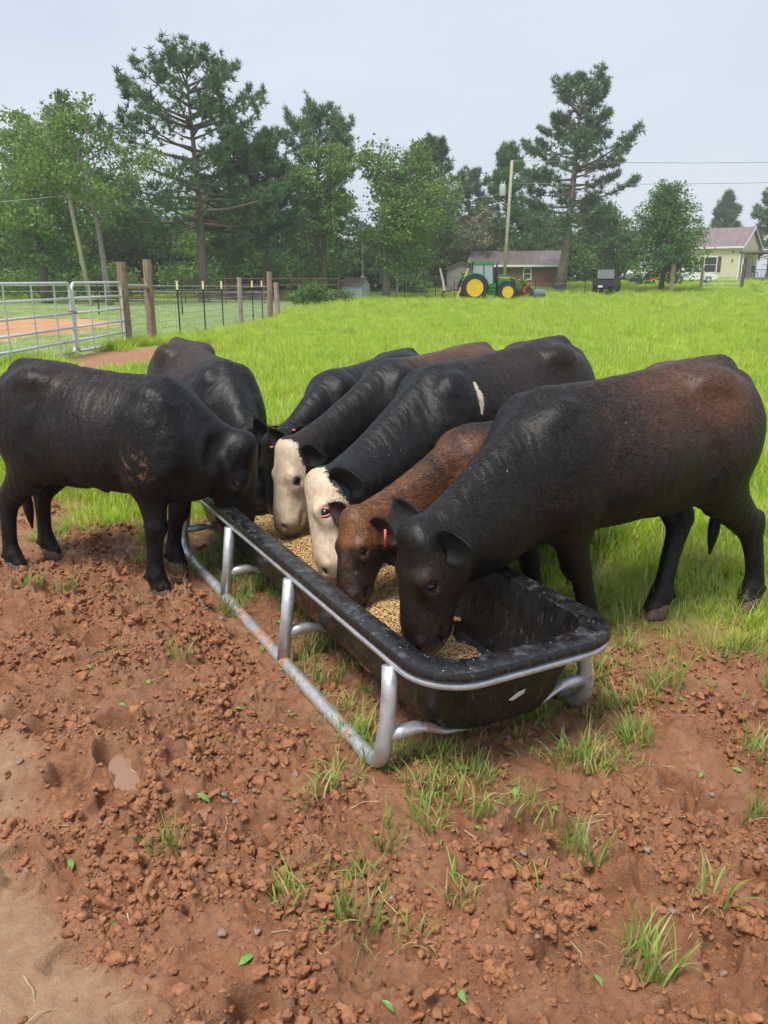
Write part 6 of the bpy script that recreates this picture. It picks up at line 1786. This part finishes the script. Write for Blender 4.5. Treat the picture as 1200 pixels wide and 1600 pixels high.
# cab
MB().prism([(-1.42, 2.62), (.36, 2.62), (.42, 2.70), (.30, 2.82), (-1.30, 2.84), (-1.48, 2.74)], -.82, .82).build('cab_roof', GRN, tr_)
for y in (-.76, .76):
    for a, b in (((.30, 1.25), (.22, 2.63)), ((-.42, 1.35), (-.46, 2.63)), ((-1.28, 1.55), (-1.30, 2.63))):
        MB().tube([(a[0], y, a[1]), (b[0], y, b[1])], .045, 6).build('cab_pillar', BLKP, tr_)
for sg in (-1, 1):
    y = sg * .765
    MB().prism([(-.40, 1.05), (.27, 1.30), (.20, 2.60), (-.44, 2.60)], y - .008, y + .008).build('side_window', CABG, tr_)
    MB().prism([(-1.24, 1.62), (-.46, 1.62), (-.48, 2.60), (-1.27, 2.60)], y - .008, y + .008).build('side_window', CABG, tr_)
MB().box((.27, 0, 2.05), (.016, 1.46, 1.1)).build('windscreen', CABG, tr_); MB().box((-1.29, 0, 2.1), (.016, 1.46, .95)).build('rear_window', CABG, tr_)
MB().box((-.55, 0, 1.25), (.6, .6, .35), bev=.08).box((-.82, 0, 1.7), (.16, .55, .8), bev=.06).build('seat', BLKP, tr_)
MB().tube([(.05 + .18 * math.cos(a) * .4, .19 * math.sin(a), 1.75 + .18 * math.cos(a)) for a in np.linspace(0, 2 * PI, 15)], .015, 5, False).build('steering_wheel', BLKP, tr_, True)
for sg in (-1, 1):
    arc = [(-1.12 + 1.08 * math.cos(a), .95 + 1.06 * math.sin(a)) for a in np.linspace(math.radians(12), math.radians(150), 14)]
    inn = [(-1.12 + 1.01 * math.cos(a), .95 + .99 * math.sin(a)) for a in np.linspace(math.radians(150), math.radians(12), 14)]
    MB().prism(arc + inn, sg * .70, sg * 1.12).build('rear_fender', GRN, tr_)
    arc = [(1.34 + .78 * math.cos(a), .66 + .78 * math.sin(a)) for a in np.linspace(math.radians(35), math.radians(150), 10)]
    inn = [(1.34 + .74 * math.cos(a), .66 + .74 * math.sin(a)) for a in np.linspace(math.radians(150), math.radians(35), 10)]
    MB().prism(arc + inn, sg * .66, sg * 1.02).build('front_fender', BLKP, tr_)
for k in range(3): MB().box((.18, -.80, .55 + k * .26), (.55, .34, .06)).build('step', GRN, tr_)
MB().box((.18, -.66, .85), (.6, .06, .85)).build('step_panel', GRN, tr_)
MB().tube([(.55, -.52, 1.0), (.55, -.52, 2.1), (.55, -.52, 2.58), (.60, -.52, 2.70), (.68, -.52, 2.74)], [.10, .10, .055, .055, .05], 10).build('exhaust_stack', BLKP, tr_, True)
MB().tube([(.48, -.80, 1.35), (.52, -.95, 2.05)], .018, 5).box((.52, -.98, 2.12), (.05, .2, .3), bev=.02).build('mirror', BLKP, tr_)
MB().box((-1.3, -.9, 2.74), (.16, .14, .1), bev=.02).build('work_lamp', BLKP, tr_)
MB().box((2.32, 0, .82), (.34, .9, .34), bev=.05).build('front_weight', simple('dark_weight', (.04, .05, .04), .6), tr_)
# plough behind
pl = empty('plough', (TX - 2.75, TY, h1(TX - 2.7, TY)), math.radians(3)); tag(pl, 'rusty toolbar plough hitched behind the green tractor', 'plough')
PLM = simple('rusty_plough', (.12, .07, .05), .75, .3, .4)
MB().tube([(.75, 0, .75), (.1, 0, .82), (-.7, 0, .62)], .06, 6).build('beam', PLM, pl); MB().tube([(-.1, -.7, .70), (-.1, .7, .70)], .06, 6).build('toolbar', PLM, pl)
for y in (-.6, 0, .6): MB().tube([(-.1, y, .7), (-.45, y, .68), (-.62, y, .42), (-.45, y, .16), (-.25, y, .08)], [.04, .04, .035, .03, .02], 6).build('tine', PLM, pl, True)
MB().tube([(.6, 0, .75), (.45, 0, 1.3), (-.1, 0, .82)], .04, 6).build('mast', PLM, pl)
yb = empty('yellow_beam', (5.35, 61.6, h1(5.3, 61.6))); tag(yb, 'long yellow beam leaning up behind the tractor against nothing but its frame', 'beam')
yb['label'] = 'long yellow beam leaning steeply behind the rear wheel of the tractor'
MB().box((.42, 0, 1.15), (.13, .13, 2.55), frame_from(V(0, 0, 1), V(0, 1, 0)) @ np.eye(3) if False else np.array([[math.cos(.36), 0, math.sin(.36)], [0, 1, 0], [-math.sin(.36), 0, math.cos(.36)]])).build('bar', simple('yellow_bar', (.72, .50, .10), .5), yb)
MB().box((.0, 0, .08), (.4, .3, .12)).build('foot', PLM, yb)
ri = empty('red_implement', (10.72, 62.6, h1(10.7, 62.6))); tag(ri, 'small red farm implement standing in the grass before the tractor nose', 'implement')
REDP = simple('faded_red_paint', (.55, .06, .055), .5, 0, .25)
MB().box((0, 0, .72), (.55, .6, .38), bev=.05).build('housing', REDP, ri); MB().tube([(-.2, -.2, .0), (-.15, -.2, .8), (.1, -.2, 1.15), (.42, -.2, 1.2)], .05, 6).build('frame', REDP, ri); MB().tube([(.25, .2, .0), (.15, .2, .8), (.3, .2, 1.1)], .05, 6).build('frame', REDP, ri)
MB().lathe([(.05, -.1), (.22, -.1), (.22, .1), (.05, .1)], (.12, -.36, .75), 'y', 14).build('pulley', BLKP, ri)
dr = empty('steel_drum', (11.7, 63.2, h1(11.7, 63.2))); tag(dr, 'grey steel drum lying half hidden in grass right of the tractor', 'drum')
MB().lathe([(.02, -.5), (.34, -.5), (.36, -.48), (.36, -.1), (.38, -.08), (.36, -.06), (.36, .48), (.34, .5), (.02, .5)], (0, 0, .42), 'x', 20, rotz(.5)).build('shell', simple('grey_drum', (.20, .23, .25), .5, .4), dr, auto=40)

# utility vehicle
uv = empty('utility_vehicle', (18.75, 70.0, h1(18.75, 70) - .02), math.radians(62)); tag(uv, 'black utility vehicle with canopy and cargo bed parked in the pasture', 'vehicle')
UB = simple('black_body_paint', (.022, .027, .027), .35, 0, .2, 5)
for x in (-1.0, .95):
    for y in (-.62, .62): wheel(uv, x, y, .34, .26, .19, simple('dark_rim', (.05, .05, .05), .5), 0)
MB().prism([(-1.45, .62), (-1.52, 1.05), (-.42, 1.05), (-.42, .62)], -.72, .72).build('cargo_bed', UB, uv)
MB().box((-1.53, 0, .86), (.03, 1.3, .32), bev=.01).build('tailgate', UB, uv)
MB().box((-1.55, .1, .60), (.02, .32, .14)).build('plate', simple('white_plate', (.7, .7, .7), .5), uv)
MB().prism([(-.5, .38), (1.5, .38), (1.55, .85), (1.3, 1.06), (.75, 1.12), (.55, .62), (-.4, .62)], -.70, .70).build('body', UB, uv)
MB().prism([(-.55, 1.86), (.62, 1.88), (.66, 1.93), (.5, 1.97), (-.5, 1.97), (-.62, 1.92)], -.70, .70).build('canopy', UB, uv)
for y in (-.66, .66):
    for a, b in (((.98, 1.08), (.58, 1.88)), ((-.48, .62), (-.52, 1.88))): MB().tube([(a[0], y, a[1]), (b[0], y, b[1])], .035, 6).build('roll_bar', UB, uv)
    MB().prism([(-.4, .55), (.55, .55), (.72, 1.12), (-.42, 1.12)], y - .02 if y < 0 else y - .01, y + .01 if y < 0 else y + .02).build('door', UB, uv)
UG = MT('clear_screen').set(Base_Color=(.20, .23, .22), Roughness=.12).m
MB().box((-.53, 0, 1.50), (.014, 1.24, .70)).build('rear_screen', UG, uv)
MB().prism([(.93, 1.14), (.60, 1.84), (.615, 1.85), (.945, 1.15)], -.62, .62).build('windscreen', UG, uv)
MB().box((.0, 0, .82), (.5, 1.1, .18), bev=.05).box((-.28, 0, 1.15), (.14, 1.1, .6), bev=.05).build('seat', BLKP, uv)
for y in (-.5, .5): MB().box((-1.53, y * 1.2, .72), (.03, .12, .1)).build('tail_lamp', simple('red_lamp', (.4, .02, .02), .3), uv)
MB().tube([(.55, -.72, 1.2), (.55, -.95, 1.35)], .015, 5).box((.55, -.99, 1.42), (.06, .10, .2), bev=.02).build('mirror', simple('white_mirror', (.7, .7, .7), .3), uv)
MB().box((-1.25, .0, .55), (.5, .9, .2), bev=.03).build('rear_frame', BLKP, uv)

uv.scale = (1.12, 1.12, 1.12)
# white car before the house
car = empty('car', (31.6, 85.5, h1(31.6, 85.5)), math.radians(-6)); tag(car, 'white car parked in front of the yellow house, partly hidden by the cedar', 'car')
CW = simple('white_car_paint', (.78, .79, .80), .25, 0, .03)
prof = [(-2.25, .42), (-2.28, .75), (-2.15, .95), (-1.5, 1.02), (-.85, 1.40), (.35, 1.43), (1.05, 1.02), (2.0, .88), (2.25, .70), (2.27, .40), (1.85, .30), (-1.85, .30)]
MB().prism(prof, -.86, .86).build('body', CW, car, auto=30)
for sg in (-1, 1):
    MB().prism([(-1.25, 1.04), (-.75, 1.34), (-.25, 1.37), (-.25, 1.04)], sg * .862, sg * .870).build('side_window', GLASS, car)
    MB().prism([(-.18, 1.04), (-.18, 1.37), (.32, 1.37), (.85, 1.04)], sg * .862, sg * .870).build('side_window', GLASS, car)
    MB().box((-.1, sg * .868, .86), (.14, .01, .03)).build('door_handle', simple('chrome', (.6, .6, .6), .2, .8), car)
for x in (-1.4, 1.4):
    for y in (-.80, .80): wheel(car, x, y, .33, .22, .22, simple('alloy', (.5, .5, .52), .3, .6), 0)
for y in (-.6, .6):
    MB().box((2.22, y, .72), (.1, .34, .12), bev=.03).build('headlight', simple('car_lamp', (.8, .8, .8), .1), car)
    MB().box((-2.24, y, .82), (.08, .3, .14), bev=.02).build('tail_lamp', simple('car_tail', (.45, .02, .02), .3), car)
# ------------------------------------------------------------------ humid air
def make_haze():
    t = bpy.data.materials.new('humid_air'); t.use_nodes = True; nt = t.node_tree; nt.nodes.clear()
    o = nt.nodes.new('ShaderNodeOutputMaterial'); v = nt.nodes.new('ShaderNodeVolumePrincipled')
    v.inputs['Color'].default_value = (.97, .985, 1, 1); v.inputs['Density'].default_value = .0009; v.inputs['Anisotropy'].default_value = .1
    nt.links.new(v.outputs[0], o.inputs['Volume'])
    h = MB().box((0, 70, 11.5), (400, 260, 25.0)).build('haze', t)
    tag(h, 'pale humid haze hanging over the whole pasture and trees', 'haze', kind='stuff')
make_haze()
